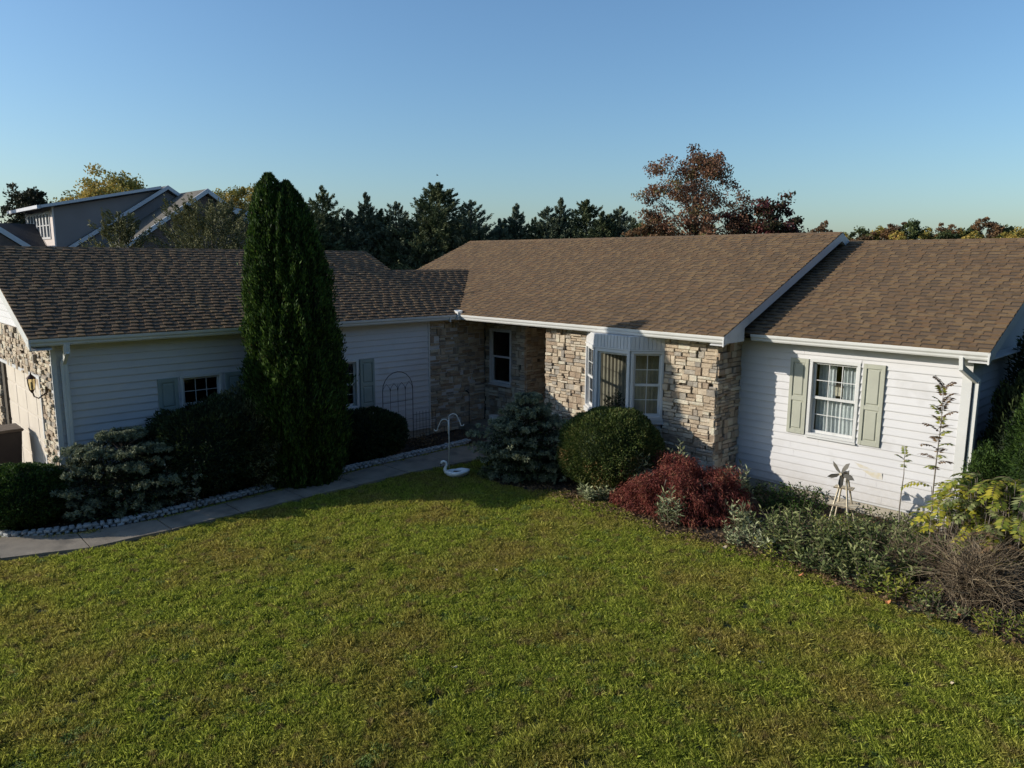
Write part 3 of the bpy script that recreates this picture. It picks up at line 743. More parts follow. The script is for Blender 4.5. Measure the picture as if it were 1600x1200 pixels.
# shed dormer with its ribbon of windows facing the sun
nb('dormer_side_wall', planepoly(-26.75, -26.62, [(-1.99, 4.3), (-1.99, 6.40), (2.62, 7.42), (3.0, 7.4)], NSIDE))
nb('dormer_front', lambda b: [b.box(W3, *a, NPINK) for a in ((-32.0, -26.63, -2.06, -1.96, 4.2, 4.98), (-32.0, -26.63, -2.06, -1.96, 6.24, 6.44), (-32.0, -31.46, -2.06, -1.96, 4.98, 6.24), (-27.1, -26.63, -2.06, -1.96, 4.98, 6.24))])
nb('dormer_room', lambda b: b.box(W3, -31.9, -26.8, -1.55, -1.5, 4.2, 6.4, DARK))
n = 7; xs = np.linspace(-31.42, -27.12, n + 1)
for i in range(n):
    w = part('window', NH, (26.4, -3.0, 0)); a, c = xs[i], xs[i + 1]
    nb('window_frame', lambda b: [b.box(W3, *q, WHITE) for q in ((a, a + .10, -2.10, -1.99, 4.98, 6.24), (c - .10, c, -2.10, -1.99, 4.98, 6.24), (a + .1, c - .1, -2.10, -1.99, 4.98, 5.08), (a + .1, c - .1, -2.10, -1.99, 6.14, 6.24), (a + .1, c - .1, -2.09, -2.0, 5.60, 5.64))], w)
    nb('pane', lambda b: b.poly([(a + .1, -2.04, 5.08), (c - .1, -2.04, 5.08), (c - .1, -2.04, 6.14), (a + .1, -2.04, 6.14)], GLASS), w)
nb('dormer_roof', planepoly(-32.6, -26.30, [(-2.55, 6.42), (2.75, 7.62), (2.75, 7.50), (-2.55, 6.30)], NDROOF))
nb('dormer_fascia', planepoly(-26.30, -26.24, [(-2.6, 6.46), (2.72, 7.66), (2.72, 7.53), (-2.6, 6.33)], NFASC))
nb('dormer_gutter', lambda b: b.box(W3, -32.65, -26.24, -2.72, -2.58, 6.30, 6.45, NFASC))
# brick wing with the second gable
nb('brick_gable', planepoly(-23.7, -23.45, [(-1.2, 0), (8.8, 0), (8.8, 3.9), (3.79, 7.1), (-1.2, 3.9)], NBRICK))
nb('wing_roof', planepoly(-30, -23.26, [(-1.7, 3.58), (3.79, 7.40), (9.3, 3.58), (9.3, 3.35), (3.79, 7.17), (-1.7, 3.35)], NROOF))
for s_ in (((-1.75, 3.52), (3.79, 7.42), (3.79, 7.20), (-1.75, 3.30)), ((9.35, 3.52), (3.79, 7.42), (3.79, 7.20), (9.35, 3.30))):
    nb('barge_board', planepoly(-23.26, -23.18, list(s_), NFASC))
for i in range(26):      # brick courses, raised
    z = 3.9 + i * .12; hw = (7.05 - z) / .7
    if hw > .1: nb('brick_course', planepoly(-23.45, -23.435, [(3.79 - hw, z), (3.79 + hw, z), (3.79 + hw, z + .085), (3.79 - hw, z + .085)], NBRICK))
# low shed roof behind on the right, and the lower left brick gable
nb('rear_roof', planepoly(-33, -24.2, [(4.6, 6.80), (9.6, 5.75), (9.6, 5.55), (4.6, 6.6)], NDROOF)); nb('rear_fascia', planepoly(-24.2, -24.1, [(4.6, 6.84), (9.6, 5.78), (9.6, 5.55), (4.6, 6.6)], NFASC))
nb('brick_gable', planepoly(-26.6, -26.45, [(-12, 0), (-2.6, 0), (-2.6, 4.0), (-5.6, 6.2), (-12, 2)], NBRICK))
nb('left_wing_roof', planepoly(-38, -26.42, [(-12, 1.9), (-5.6, 6.45), (-2.3, 4.05), (-2.3, 3.85), (-5.6, 6.2), (-12, 1.6)], NDROOF))
nb('barge_board', planepoly(-26.42, -26.34, [(-5.6, 6.50), (-2.2, 4.0), (-2.2, 3.75), (-5.6, 6.22)], NFASC))
nb('back_roof', lambda b: b.poly([(-30, -9, 5.75), (-30, -2.1, 5.75), (-27.2, -2.1, 4.2), (-27.2, -9, 4.2)], NDROOF))

# ------------------------------------------------------------------ curtains and other things seen through the windows
def curtain(F, u0, u1, z0, z1, n, m, waves, amp, label, gather=0.0):
    b = MB(); k = waves * 6; V = []
    for j, z in enumerate(np.linspace(z1, z0, 7)):
        t = j / 6; g_ = gather * math.sin(math.pi * t)
        for i in range(k + 1):
            s = i / k; u = u0 + (u1 - u0) * s; c = (u0 + u1) / 2; u = c + (u - c) * (1 - g_)
            V.append(F(u, n + amp * math.sin(2 * math.pi * waves * s + .4 * math.sin(5 * t)) * (1 + .3 * math.sin(7 * s)), z))
    b.poly(V, m, [(j * (k + 1) + i, j * (k + 1) + i + 1, (j + 1) * (k + 1) + i + 1, (j + 1) * (k + 1) + i) for j in range(6) for i in range(k)])
    o = b.build('curtain', smooth=True); return tag(o, label, 'curtain')
curtain(FS, 7.93, 8.22, 1.80, 2.42, -(YW) - .20, CURT, 5, .018, 'white gathered curtain in the upper left of the sunlit right window')
curtain(FS, 8.34, 8.64, 1.80, 2.42, -(YW) - .20, CURT, 5, .018, 'white gathered curtain in the upper right of the sunlit right window')
curtain(FS, 7.93, 8.66, 1.20, 1.79, -(YW) - .17, CURT, 11, .02, 'white cafe curtain across the lower half of the sunlit right window')
bx = MB(); bx.chbox(FS, 8.23, 8.34, -(YW) - .30, -(YW) - .16, 1.86, 2.02, WOOD, c=.01); bx.prism([(8.21, 2.02), (8.36, 2.02), (8.285, 2.09)], lambda x, z: FS(x, -(YW) - .30, z), lambda x, z: FS(x, -(YW) - .15, z), BARK)
tag(bx.build('birdhouse'), 'small tan ornament house behind the middle of the right window', 'ornament')
curtain(FS, 3.72, 5.44, 1.0, 2.60, -.44, BLIND, 19, .016, 'beige pleated hanging inside the centre pane of the bay window')
curtain(FE, -3.25, -2.6, 1.0, 1.95, -.55, BIN, 5, .02, 'dark drape behind the window beside the tall arborvitae')
st.prism([(8.70, .86), (8.80, .77), (9.06, .63), (9.16, .64), (9.14, .76), (8.95, .80)], lambda x, z: FS(x, -YW + .0215, z), lambda x, z: FS(x, -YW + .0225, z), STAIN)
st.build('siding_stain', H)

def inside_plant():
    t = herb('potted_plant', 'dark houseplant standing on the seat inside the bay window', 'plant', (4.55, .12, 1.16), .22, .50, 16, .10, .03, YEW, 77, per=14)
    b = MB(); b.tube([(0, 0, -.0), (0, 0, .12)], [.07, .09], SWANW, 10); b.build('pot', t)
# ------------------------------------------------------------------ small garden things
def swan():
    t = thing('swan_planter', 'white swan planter on the lawn edge at the foot of the hook pole', 'planter', (2.74, -2.36, 0), math.radians(43))
    # body: hollow boat; local x runs from breast (-) to tail (+)
    b = MB(); N = 18; rings = []
    prof = [(.0, .04), (.10, .02), (.155, .07), (.165, .13), (.14, .175), (.11, .16), (.09, .10), (.0, .09)]
    V = []
    for r, z in prof:
        for k in range(N):
            a = 2 * math.pi * k / N; x = math.cos(a); y = math.sin(a)
            tail = max(0, x) ** 3; zz = z + .05 * tail * (r / .165) * (1 if z > .05 else .3)
            V.append((x * r * (1.45 + .55 * tail), y * r * (1 - .35 * tail), zz))
    F = [(i * N + k, i * N + (k + 1) % N, (i + 1) * N + (k + 1) % N, (i + 1) * N + k) for i in range(len(prof) - 1) for k in range(N)]
    b.poly(V, SWANW, F); b.build('body', t, smooth=True)
    t.scale = (.80, .80, .80)
    w = MB()
    for sg in (1, -1):
        w.tube([(-.10, .13 * sg, .11), (.0, .175 * sg, .13), (.12, .16 * sg, .15), (.25, .09 * sg, .17), (.33, .05 * sg, .20)], [.02, .045, .05, .035, .006], SWANW, 8)
        o = w.build('wing', t, smooth=True); w = MB()
    b = MB(); b.tube([(-.16, 0, .10), (-.235, 0, .14), (-.262, 0, .20), (-.235, 0, .265), (-.215, 0, .32), (-.235, 0, .37), (-.285, 0, .395), (-.335, 0, .375), (-.355, 0, .335)],
                     [.05, .05, .04, .031, .027, .026, .028, .03, .022], SWANW, 10); b.build('neck', t, smooth=True)
    b = MB(); b.tube([(-.352, 0, .338), (-.362, 0, .305), (-.365, 0, .28)], [.016, .011, .003], BLACK, 6); b.build('beak', t)
    b = MB(); b.tube([(-.05, 0, .10), (.12, 0, .11)], [.07, .06], MULCH, 8); b.build('soil', t)
swan()
t = thing('shepherd_hook', 'white double shepherd hook pole rising behind the swan planter', 'garden hook', (2.27, -2.14, 0), math.radians(46))
b = MB(); b.tube([(0, 0, 0), (0, 0, .85), (0, 0, 1.02)], .011, WMET, 8)
b.build('pole', t, smooth=True)
def hookpts(x0, z0, r, sg):
    P = [(x0, 0, z0 - .22), (x0, 0, z0 - .06)]
    for a in np.linspace(math.pi, 0.25, 9): P.append((x0 + sg * (r + r * math.cos(a)), 0, z0 + r * .85 * math.sin(a)))
    ex = P[-1][0]; ez = P[-1][2]
    P += [(ex + sg * .03, 0, ez - .07), (ex + sg * .055, 0, ez - .13)]
    for a in np.linspace(math.pi * .9, 2 * math.pi, 6): P.append((ex + sg * (.09 + .035 * math.cos(a)), 0, ez - .15 + .035 * math.sin(a)))
    return P
b = MB(); b.tube(hookpts(.0, 1.06, .085, 1), .009, WMET, 6); b.build('hook', t, smooth=True)
b = MB(); b.tube(hookpts(-.015, .96, .075, -1), .009, WMET, 6); b.build('hook', t, smooth=True)
# arched trellis and low wire fence
t = thing('arched_trellis', 'black wire arched trellis with pointed gothic bars by the white siding', 'trellis', (-.1, -1.66, 0))
b = MB(); yl, yr = -.40, .40; top = 1.25; P = [(0, yl, 0), (0, yl, top)] + [(0, .40 * math.cos(a), top + .40 * math.sin(a)) for a in np.linspace(math.pi, 0, 11)][1:-1] + [(0, yr, top), (0, yr, 0)]
b.tube(P, .008, BLACK, 5); b.build('arch', t)
for y in (-.20, 0, .20):
    b = MB(); b.tube([(0, y, 0), (0, y, 1.30 if y else 1.36)], .005, BLACK, 4); b.build('bar', t)
b = MB()
for z in (.55, .98): b.tube([(.004, yl, z), (.004, yr, z)], .005, BLACK, 4)
b.build('crossbar', t)
for c in (-.30, -.10, .10, .30):
    b = MB(); b.tube([(.0, c - .10, 1.22), (0, c - .08, 1.31), (0, c, 1.40), (0, c + .08, 1.31), (0, c + .10, 1.22)], .005, BLACK, 4); b.build('pointed_arch', t)
t = thing('wire_fence', 'low dark wire grid leaning against the siding right of the trellis', 'wire fence', (-.12, -.92, 0))
for i in range(8):
    b = MB(); b.tube([(0, -.32 + .09 * i, .0), (.0, -.32 + .09 * i, .68)], .004, BLACK, 4); b.build('wire', t)
for z in (.15, .30, .45, .62):
    b = MB(); b.tube([(.005, -.34, z), (.005, .33, z)], .004, BLACK, 4); b.build('wire', t)
b = MB(); b.tube([(-.12, .42, 0), (-.12, .42, .92)], .008, BLACK, 5); b.tube([(-.12, .42, .92), (-.16, .36, .98), (-.12, .42, 1.02)], [.02, .03, .004], BLACK, 5)
tag(b.build('plant_stake'), 'thin black stake standing against the dark stone by the porch', 'stake')
b = MB(); b.tube([(0, 0, 0), (0, 0, .20), (0, 0, .205)], [.09, .12, .125], SWANW, 14); t = b.build('bucket', smooth=False); t.location = (.28, .85, .17)
tag(t, 'pale bucket on the shaded porch step below the entry window', 'bucket')
# wooden windmill
t = thing('garden_windmill', 'pale wooden windmill with grey blades in front of the sunlit siding', 'garden windmill', (8.93, .20, 0), math.radians(8)); t.scale = (.88, .88, .97)
legs = [(-.20, -.16), (.17, -.20), (.20, .16), (-.17, .18)]
for x, y in legs:
    b = MB(); b.tube([(x, y, 0), (x * .2, y * .2, .86)], .017, WOOD, 4); b.build('leg', t)
for z, q in ((.40, 1), (.68, .7)):
    b = MB(); k = .19 * (1 - z / .86 * .8)
    b.chbox(W3, -k - .12 * q, k + .12 * q, -k - .02, k + .02, z, z + .018, WOOD, c=.004); b.build('platform', t)
b = MB(); b.chbox(W3, -.05, .05, -.06, .06, .86, .95, WOOD, c=.01); b.build('head', t)
b = MB(); b.tube([(0, -.12, .93), (0, .25, .91)], .009, WOOD, 6); b.build('axle', t)
VANE = mat('windmill_grey', (.13, .12, .10), (.09, .085, .075), 8, .8)
hb_ = Vector((-.04, -.13, .93))
for i in range(5):
    a = math.radians(55 + 72 * i); d = Vector((math.cos(a), 0, math.sin(a))); s = Vector((-math.sin(a), 0, math.cos(a))); tw = Vector((0, .025, 0))
    b = MB(); P = [hb_ + d * .02 + s * .008, hb_ + d * .08 + s * .04 + tw, hb_ + d * .17 + s * .042 + tw, hb_ + d * .235, hb_ + d * .15 - s * .03 - tw, hb_ + d * .02 - s * .012]
    n = len(P); Q = P + [p + Vector((0, .005, 0)) for p in P]
    b.poly(Q, VANE, [tuple(range(n)), tuple(range(n, 2 * n))] + [(j, (j + 1) % n, n + (j + 1) % n, n + j) for j in range(n)]); b.build('blade', t)
b = MB(); b.tube([hb_ + Vector((0, -.02, 0)), hb_ + Vector((0, .02, 0))], .022, WOOD, 8); b.build('hub', t)
b = MB(); b.prism([(.05, .84), (.20, .74), (.22, .80), (.14, .93)], lambda y, z: Vector((-.002, y + .08, z)), lambda y, z: Vector((.004, y + .08, z)), WOOD); b.build('tail', t)
# bin by the garage door
t = thing('wheelie_bin', 'dark brown lidded bin standing in front of the garage door', 'bin', (-2.75, -8.66, .03))
b = MB()
def frus(b, x0, x1, y0, y1, z0, z1, k, m):
    V = [(x * k, y * k, z0) for x, y in ((x0, y0), (x1, y0), (x1, y1), (x0, y1))] + [(x, y, z1) for x, y in ((x0, y0), (x1, y0), (x1, y1), (x0, y1))]
    b.poly(V, m, [(0, 1, 2, 3), (4, 5, 6, 7), (0, 1, 5, 4), (1, 2, 6, 5), (2, 3, 7, 6), (3, 0, 4, 7)])
frus(b, -.29, .29, -.35, .35, .04, .92, .82, BIN); b.build('bin_body', t, bevel=.015)
b = MB(); b.chbox(W3, -.31, .31, -.38, .38, .922, .975, BARK, c=.02); b.build('lid', t, bevel=.01)
for x in (-.24, .24):
    b = MB(); b.tube([(x - .03, .30, .09), (x + .03, .30, .09)], .09, BLACK, 12); b.build('wheel', t)
# a small bird high over the trees
t = thing('bird', 'tiny dark bird flying above the tallest spruce', 'bird', (-22.0, 16.75, 8.95), .6); t.scale = (.6, .6, .6)
b = MB(); b.tube([(-.12, 0, 0), (-.05, 0, .01), (.05, 0, 0), (.14, 0, 0)], [.005, .035, .03, .005], BLACK, 6); b.build('body', t)
for sg in (1, -1):
    b = MB(); b.poly([(-.04, .02 * sg, .01), (.05, .02 * sg, .01), (.0, .22 * sg, .14), (-.04, .16 * sg, .10)], BLACK); b.build('wing', t)

# ------------------------------------------------------------------ stone border along the path
bd = thing('stone_border', 'low double row of white rubble stones edging the curved path', 'stone border', (.9, -4.5, 0))
BL = resamp([(.40, -9.28), (.72, -9.12), (1.0, -8.52), (1.20, -7.75), (1.10, -6.4), (.98, -4.6), (.92, -2.8), (.88, -1.2), (.82, -.45)], np.linspace(0, 1, 91))
LM = [LIME, mat('border_grey_stone', (.34, .34, .33), (.28, .28, .28), 9, .85, .7, 40), mat('border_pale_stone', (.46, .46, .45), (.38, .38, .37), 9, .85, .7, 40)]
bprotos = []
for v in range(8):
    b = MB(); import itertools
    V = []; 
    for i, (x, y, z) in enumerate(itertools.product((-1, 1), (-1, 1), (-1, 1))):
        V.append((x * random.uniform(.75, 1.05), y * random.uniform(.75, 1.05), z * random.uniform(.7, 1.05)))
    V += [(1.15, random.uniform(-.3, .3), random.uniform(-.3, .3)), (-1.15, random.uniform(-.3, .3), 0), (0, 1.15, random.uniform(-.3, .3)), (0, -1.15, 0), (random.uniform(-.3, .3), 0, 1.2)]
    F = []
    for c, q in ((8, (4, 5, 7, 6)), (9, (0, 1, 3, 2)), (10, (2, 3, 7, 6)), (11, (0, 1, 5, 4)), (12, (1, 3, 7, 5))):
        F += [(c, q[i], q[(i + 1) % 4]) for i in range(4)]
    bprotos.append((V, F))
cnt = 0
for i in range(90):
    p, q = BL[i], BL[i + 1]; mid = (p + q) / 2; d = (q - p) / np.linalg.norm(q - p); nrm = np.array((-d[1], d[0]))
    ang = math.atan2(d[1], d[0])
    for row, col in ((0, -1), (0, 1), (1, -.8), (1, .7)):
        V, F = random.choice(bprotos); b = MB()
        L_, Wd, Hh = random.choice((.034, .042, .05)) * random.uniform(.8, 1.1), .036 * random.uniform(.7, 1.15), .023 * random.uniform(.85, 1.1)
        px_, py_ = mid[0] + nrm[0] * .050 * col + random.uniform(-.008, .008) + d[0] * (.06 if row else 0), mid[1] + nrm[1] * .050 * col + d[1] * (.06 if row else 0)
        pz = .025 + row * .048 + random.uniform(-.004, .006); ca, sa = math.cos(ang + random.uniform(-.15, .15)), math.sin(ang)
        P = [(px_ + x * L_ * ca - y * Wd * sa - .9, py_ + x * L_ * sa + y * Wd * ca + 4.5, pz + z * Hh) for x, y, z in V]
        b.poly(P, random.choices(LM, (3, 1.5, 2))[0], F); b.build('stone', bd); cnt += 1

# ------------------------------------------------------------------ foliage palettes
ARBV = leafmat('arborvitae_green', [(.012, .026, .007), (.036, .075, .013), (.09, .15, .024)], .2, 2.5)
YEW = leafmat('yew_green', [(.012, .022, .010), (.026, .042, .014), (.05, .07, .02)], .15, 2)
GLOBE = leafmat('clipped_yew', [(.026, .044, .011), (.050, .080, .016), (.088, .125, .025), (.13, .135, .04)], .2, 1.6, amp=.4)
BOX = leafmat('boxwood_green', [(.016, .034, .008), (.036, .075, .013), (.07, .12, .02)], .2, 3)
SPR = leafmat('blue_spruce', [(.018, .026, .018), (.055, .07, .048), (.17, .195, .125), (.30, .32, .20)], .12, 3, amp=.25)
PINE = leafmat('far_conifer', [(0.031, 0.048, 0.025), (0.071, 0.095, 0.044), (0.145, 0.162, 0.076)], .15, 1.2, amp=.5)
PINEB = leafmat('far_spruce_blue', [(0.037, 0.054, 0.037), (0.088, 0.112, 0.071), (0.162, 0.187, 0.116)], .15, 1.2, amp=.5)
OLIVE = leafmat('olive_conifer', [(.045, .052, .022), (.11, .115, .045), (.20, .19, .085)], .15, 2, amp=.5)
MAPLE = leafmat('red_laceleaf', [(.05, .014, .012), (.14, .032, .028), (.26, .068, .05), (.30, .14, .08)], .3, 3, amp=.4)
SAGE = leafmat('sage_leaf', [(.10, .125, .06), (.26, .29, .15), (.46, .48, .28)], .25, 3)
HERB = leafmat('herb_green', [(.045, .07, .02), (.125, .155, .05), (.29, .31, .13)], .3, 3)
GOLD = leafmat('golden_leaf', [(.12, .15, .02), (.32, .31, .03), (.48, .41, .05)], .35, 3)
YGR = leafmat('yellow_green_leaf', [(.08, .12, .02), (.20, .24, .035), (.36, .34, .06)], .35, 3)
BRNL = leafmat('brown_leaf', [(.06, .038, .022), (.14, .085, .045), (.25, .165, .085)], .25, 4)
TWIG = leafmat('dry_twig', [(.07, .05, .034), (.17, .125, .08), (.29, .23, .15)], 0.0, 4)
OAKL = leafmat('oak_russet', [(.07, .045, .028), (.16, .078, .046), (.24, .115, .065), (.15, .14, .055)], .25, .5, amp=.4)
MARO = leafmat('maroon_leaf', [(.03, .035, .015), (.055, .05, .022), (.10, .03, .03), (.15, .04, .045)], .25, .5, amp=.5)
YELT = leafmat('autumn_yellow', [(.10, .11, .035), (.23, .21, .05), (.38, .29, .065), (.48, .32, .08)], .3, .35, amp=.5)
GRNT = leafmat('autumn_green', [(.03, .045, .018), (.06, .085, .03), (.12, .13, .04)], .3, .4)
RUST = leafmat('autumn_rust', [(.07, .05, .03), (.15, .09, .045), (.22, .12, .055)], .3, .4)
DRKT = leafmat('dark_tree', [(.018, .022, .012), (.035, .04, .02), (.055, .055, .028)], .2, .4)

def cloud_mesh(name, parent, pts, dirs, L, W, m, droop=0.0, tone=None):
    V, F = leaf_arrays(pts, dirs, L, W, droop)
    return npmesh(name, V, F, RNG.random(len(pts)) if tone is None else tone, m, parent)
def sphere_pts(n, up=True):
    d = rnd_dirs(n)
    if up: d[:, 2] = np.abs(d[:, 2]) * 1.0 - (RNG.random(n) < .25) * np.abs(d[:, 2]) * 1.3
    return norm(d)

def mound(name, label, cat, loc, rx, ry, h, n, L, m, seed, lump=.12, z0=.02, group=None, leafw=.45, fluff=.12, core=True, mats2=None, flat=.0, wallx=None, spiky=1.0):
    """bush: leaf shells over a lumpy ellipsoid plus a dark twiggy inside"""
    t = thing(name, label, cat, loc, 0, group)
    d = rnd_dirs(n); d[:, 2] = d[:, 2] * .95 + .15; d = norm(d)
    nz = vnoise(d, 2.2, seed) * lump + vnoise(d, 5.5, seed + 9) * lump * .55
    r = 1 + nz - np.abs(RNG.normal(size=n)) * fluff
    cz = h * .48
    P = np.stack([d[:, 0] * rx * r, d[:, 1] * ry * r, cz + d[:, 2] * (h - cz) * r], 1)
    P[:, 2] = np.where(P[:, 2] < z0, z0 + RNG.random(n) * .15, P[:, 2])
    if wallx is not None: k = P[:, 0] + loc[0] > wallx; P = P[k]; d = d[k]
    D = norm(d * spiky + rnd_dirs(len(P)) * .75 + np.array([0, 0, .25]))
    cloud_mesh('foliage', t, P, D, L * RNG.uniform(.7, 1.3, len(P)), L * leafw, m)
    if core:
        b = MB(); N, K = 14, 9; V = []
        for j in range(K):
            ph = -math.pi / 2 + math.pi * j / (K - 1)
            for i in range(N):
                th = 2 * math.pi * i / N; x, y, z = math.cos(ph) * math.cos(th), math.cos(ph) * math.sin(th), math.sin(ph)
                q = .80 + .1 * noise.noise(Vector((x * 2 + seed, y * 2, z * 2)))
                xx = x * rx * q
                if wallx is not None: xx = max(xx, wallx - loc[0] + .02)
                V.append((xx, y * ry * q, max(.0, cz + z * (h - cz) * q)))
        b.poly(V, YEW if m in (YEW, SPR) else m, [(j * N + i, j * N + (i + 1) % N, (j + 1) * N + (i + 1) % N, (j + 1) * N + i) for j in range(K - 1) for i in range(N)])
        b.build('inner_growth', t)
    for k in range(5):
        b = MB(); a = 1.26 * k + seed; b.tube([(0, 0, 0), (math.cos(a) * rx * .3, math.sin(a) * ry * .3, h * .35)], [.02, .01], BARK, 5); b.build('stem', t)
    return t

def spruce_bush(name, label, cat, loc, rx, ry, h, nb, seed, m=SPR, cl=13, nl=.05, wallx=None, layers=7):
    """low spruce: level branches in tiers, each carrying short upswept needle clumps"""
    t = thing(name, label, cat, loc, 0); rng = np.random.default_rng(seed)
    C = []; A = []; T = []; wood = MB()
    for i in range(nb):
        lay = rng.integers(0, layers); f = (lay + rng.uniform(-.25, .25)) / (layers - 1); f = min(max(f, 0), 1)
        z = .10 + f * (h - .10); prof = (.80 + .42 * math.sin(min(f, 1) * 3.0)) * (1 - f ** 2.2 * .82) * (.9 + .1 * math.sin(11 * f + seed)) 
        a = rng.uniform(0, 2 * math.pi); R = prof * rng.uniform(.58, 1.12) + .06
        ex, ey = math.cos(a) * rx * R, math.sin(a) * ry * R
        if wallx is not None and loc[0] + ex < wallx: continue
        if i % 4 == 0: wood.tube([(0, 0, z * .8), (ex * .5, ey * .5, z * .93), (ex * .92, ey * .92, z - .02)], [.012, .008, .004], BARK, 4)
        for j in range(cl):
            s = 1 - .55 * rng.random() ** 1.6; w = (1.06 - s) * .75 * rng.uniform(-1, 1)
            x = ex * s - ey * w * .8; y = ey * s + ex * w * .8; zz = z + .02 + rng.uniform(-.02, .035) - .05 * (1 - s)
            nn = 16; o = norm(np.array([[ex, ey, .25 * (rx)]]) / max(rx, .1) * .8 + rng.normal(size=(nn, 3)) * .55)
            C.append(np.array([x, y, zz]) + o * nl * .45); A.append(o); T.append(np.clip(.25 + .6 * (s - .45) / .55 + rng.normal(size=nn) * .12, 0, 1))
    C = np.concatenate(C); A = np.concatenate(A); T = np.concatenate(T)
    cloud_mesh('needles', t, C, A, nl * 1.25, nl * .34, m, tone=T)
    wood.tube([(0, 0, 0), (0, 0, h * .85)], [.06, .015], BARK, 6); wood.build('branches', t)
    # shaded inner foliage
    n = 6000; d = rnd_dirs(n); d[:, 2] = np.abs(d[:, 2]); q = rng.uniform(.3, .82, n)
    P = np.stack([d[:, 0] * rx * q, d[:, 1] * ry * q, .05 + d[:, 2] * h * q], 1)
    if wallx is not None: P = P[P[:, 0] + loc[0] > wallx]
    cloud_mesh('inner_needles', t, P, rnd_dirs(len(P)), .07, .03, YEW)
    return t

# tall arborvitae with two leaders
def arborvitae():
    t = thing('tall_arborvitae', 'very tall dark green twin-tipped arborvitae against the garage wing', 'arborvitae', (.93, -4.58, 0))
    def leader(cx, cy, H_, R0, seed, n, prof):
        z = H_ * (1 - RNG.random(n) ** .78); z = np.clip(z, .05, H_)
        f = z / H_
        rad = R0 * np.interp(f, *prof)
        a = RNG.random(n) * 2 * math.pi
        P = np.stack([np.cos(a), np.sin(a), f * 4], 1)
        rr = rad * (1 + .26 * vnoise(P * np.array([1.6, 1.6, 1.0]), 1.3, seed) + .22 * vnoise(P * np.array([3.4, 3.4, 1.5]), 2.0, seed + 5) + .12 * vnoise(P, 6.0, seed + 8)) * (1 + RNG.normal(size=n) * .055 + (RNG.random(n) < .02) * .12)
        C = np.stack([cx * f ** .6 + np.cos(a) * rr, cy * f ** .6 + np.sin(a) * rr, z], 1)
        D = norm(np.stack([np.cos(a) * .55, np.sin(a) * .55, np.full(n, 1.0)], 1) + rnd_dirs(n) * .55)
        return C, D
    C1, D1 = leader(-.25, -.26, 5.55, .66, 3, 62000, ([0, .3, .55, .74, .88, .96, 1], [.78, .92, .92, .70, .50, .30, .05])); C2, D2 = leader(-.04, -.04, 5.42, .79, 17, 78000, ([0, .12, .3, .5, .74, .87, .95, 1], [.76, .92, 1.0, .92, .70, .50, .28, .03]))
    C = np.concatenate([C1, C2]); D = np.concatenate([D1, D2]); k = C[:, 0] > -1.05; C = C[k]; D = D[k]
    cloud_mesh('crown', t, C, D, .085 * RNG.uniform(.6, 1.3, len(C)), .026, ARBV)
    k = RNG.choice(len(C), 4200, replace=False); k = k[vnoise(C[k], 1.6, 3.0) > -.05]
    cloud_mesh('dry_sprays', t, C[k] * np.array([1.01, 1.01, 1.0]), D[k], .06, .016, BRNL)
    b = MB()
    for cx, cy, H_, R0 in ((-.25, -.26, 5.2, .54), (-.02, -.02, 5.0, .64)):
        V = []; N = 14; zs = [.05, .6, 1.6, 2.7, 3.6, 4.2, 4.8, H_]; rs = [.8, .9, .92, .82, .6, .42, .2, .02]
        for z, r in zip(zs, rs):
            for i in range(N):
                a = 2 * math.pi * i / N; f = z / 5.5; q = R0 * r * (1 + .08 * math.sin(3 * a + z * 2))
                V.append((max(cx * f ** .6 + q * math.cos(a), -1.0), cy * f ** .6 + q * math.sin(a), z))
        b.poly(V, ARBV, [(j * N + i, j * N + (i + 1) % N, (j + 1) * N + (i + 1) % N, (j + 1) * N + i) for j in range(len(zs) - 1) for i in range(N)])
    b.build('inner_growth', t, kind='stuff')
    b = MB(); b.tube([(0, 0, 0), (.0, 0, .6), (-.05, -.08, 2.5)], [.13, .1, .05], BARK, 8); b.build('trunk', t)
    b = MB(); b.tube([(.08, .08, 0), (.12, .12, .6), (.15, .2, 2.5)], [.10, .08, .04], BARK, 8); b.build('trunk', t)
arborvitae()

mound('globe_bush', 'clipped dark green globe yew under the bay window', 'clipped bush', (5.14, -.72, 0), .97, .95, 1.47, 44000, .045, GLOBE, 4, lump=.10, fluff=.055, leafw=.42)
gt_ = [o for o in COL.objects if o.name == 'globe_bush'][0]; d_ = rnd_dirs(9000); d_ = d_[(d_[:, 2] < .15) & (d_[:, 0] * -.2 + d_[:, 1] * -.98 > .1)]; d_ = d_[vnoise(d_, 1.8, 2.0) > -.1]
cloud_mesh('browning_foliage', gt_, np.stack([d_[:, 0] * .98, d_[:, 1] * .96, .70 + d_[:, 2] * .74], 1), norm(d_ + rnd_dirs(len(d_)) * .8), .042, .018, leafmat('browned_yew', [(.09, .07, .02), (.16, .11, .035), (.22, .14, .05)], .2, 3))
mound('boxwood', 'rounded green boxwood at the far left end of the stone border', 'bush', (.22, -8.88, 0), .70, .72, .98, 22000, .045, BOX, 8, lump=.14, fluff=.08, leafw=.5)
spruce_bush('spreading_spruce', 'wide low grey-green spruce by the garage corner and left downspout', 'dwarf spruce', (.38, -7.45, 0), 1.08, 1.48, 1.25, 360, 5, cl=15, wallx=-.22, layers=6)
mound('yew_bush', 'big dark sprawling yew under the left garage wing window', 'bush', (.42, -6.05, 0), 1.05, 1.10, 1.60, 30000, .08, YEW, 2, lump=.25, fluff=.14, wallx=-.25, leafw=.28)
mound('yew_bush', 'dark yew pressed against the left flank of the tall arborvitae', 'bush', (.42, -5.35, 0), 1.0, .80, 1.72, 21000, .08, OLIVE, 6, lump=.28, fluff=.16, wallx=-.25, leafw=.28)
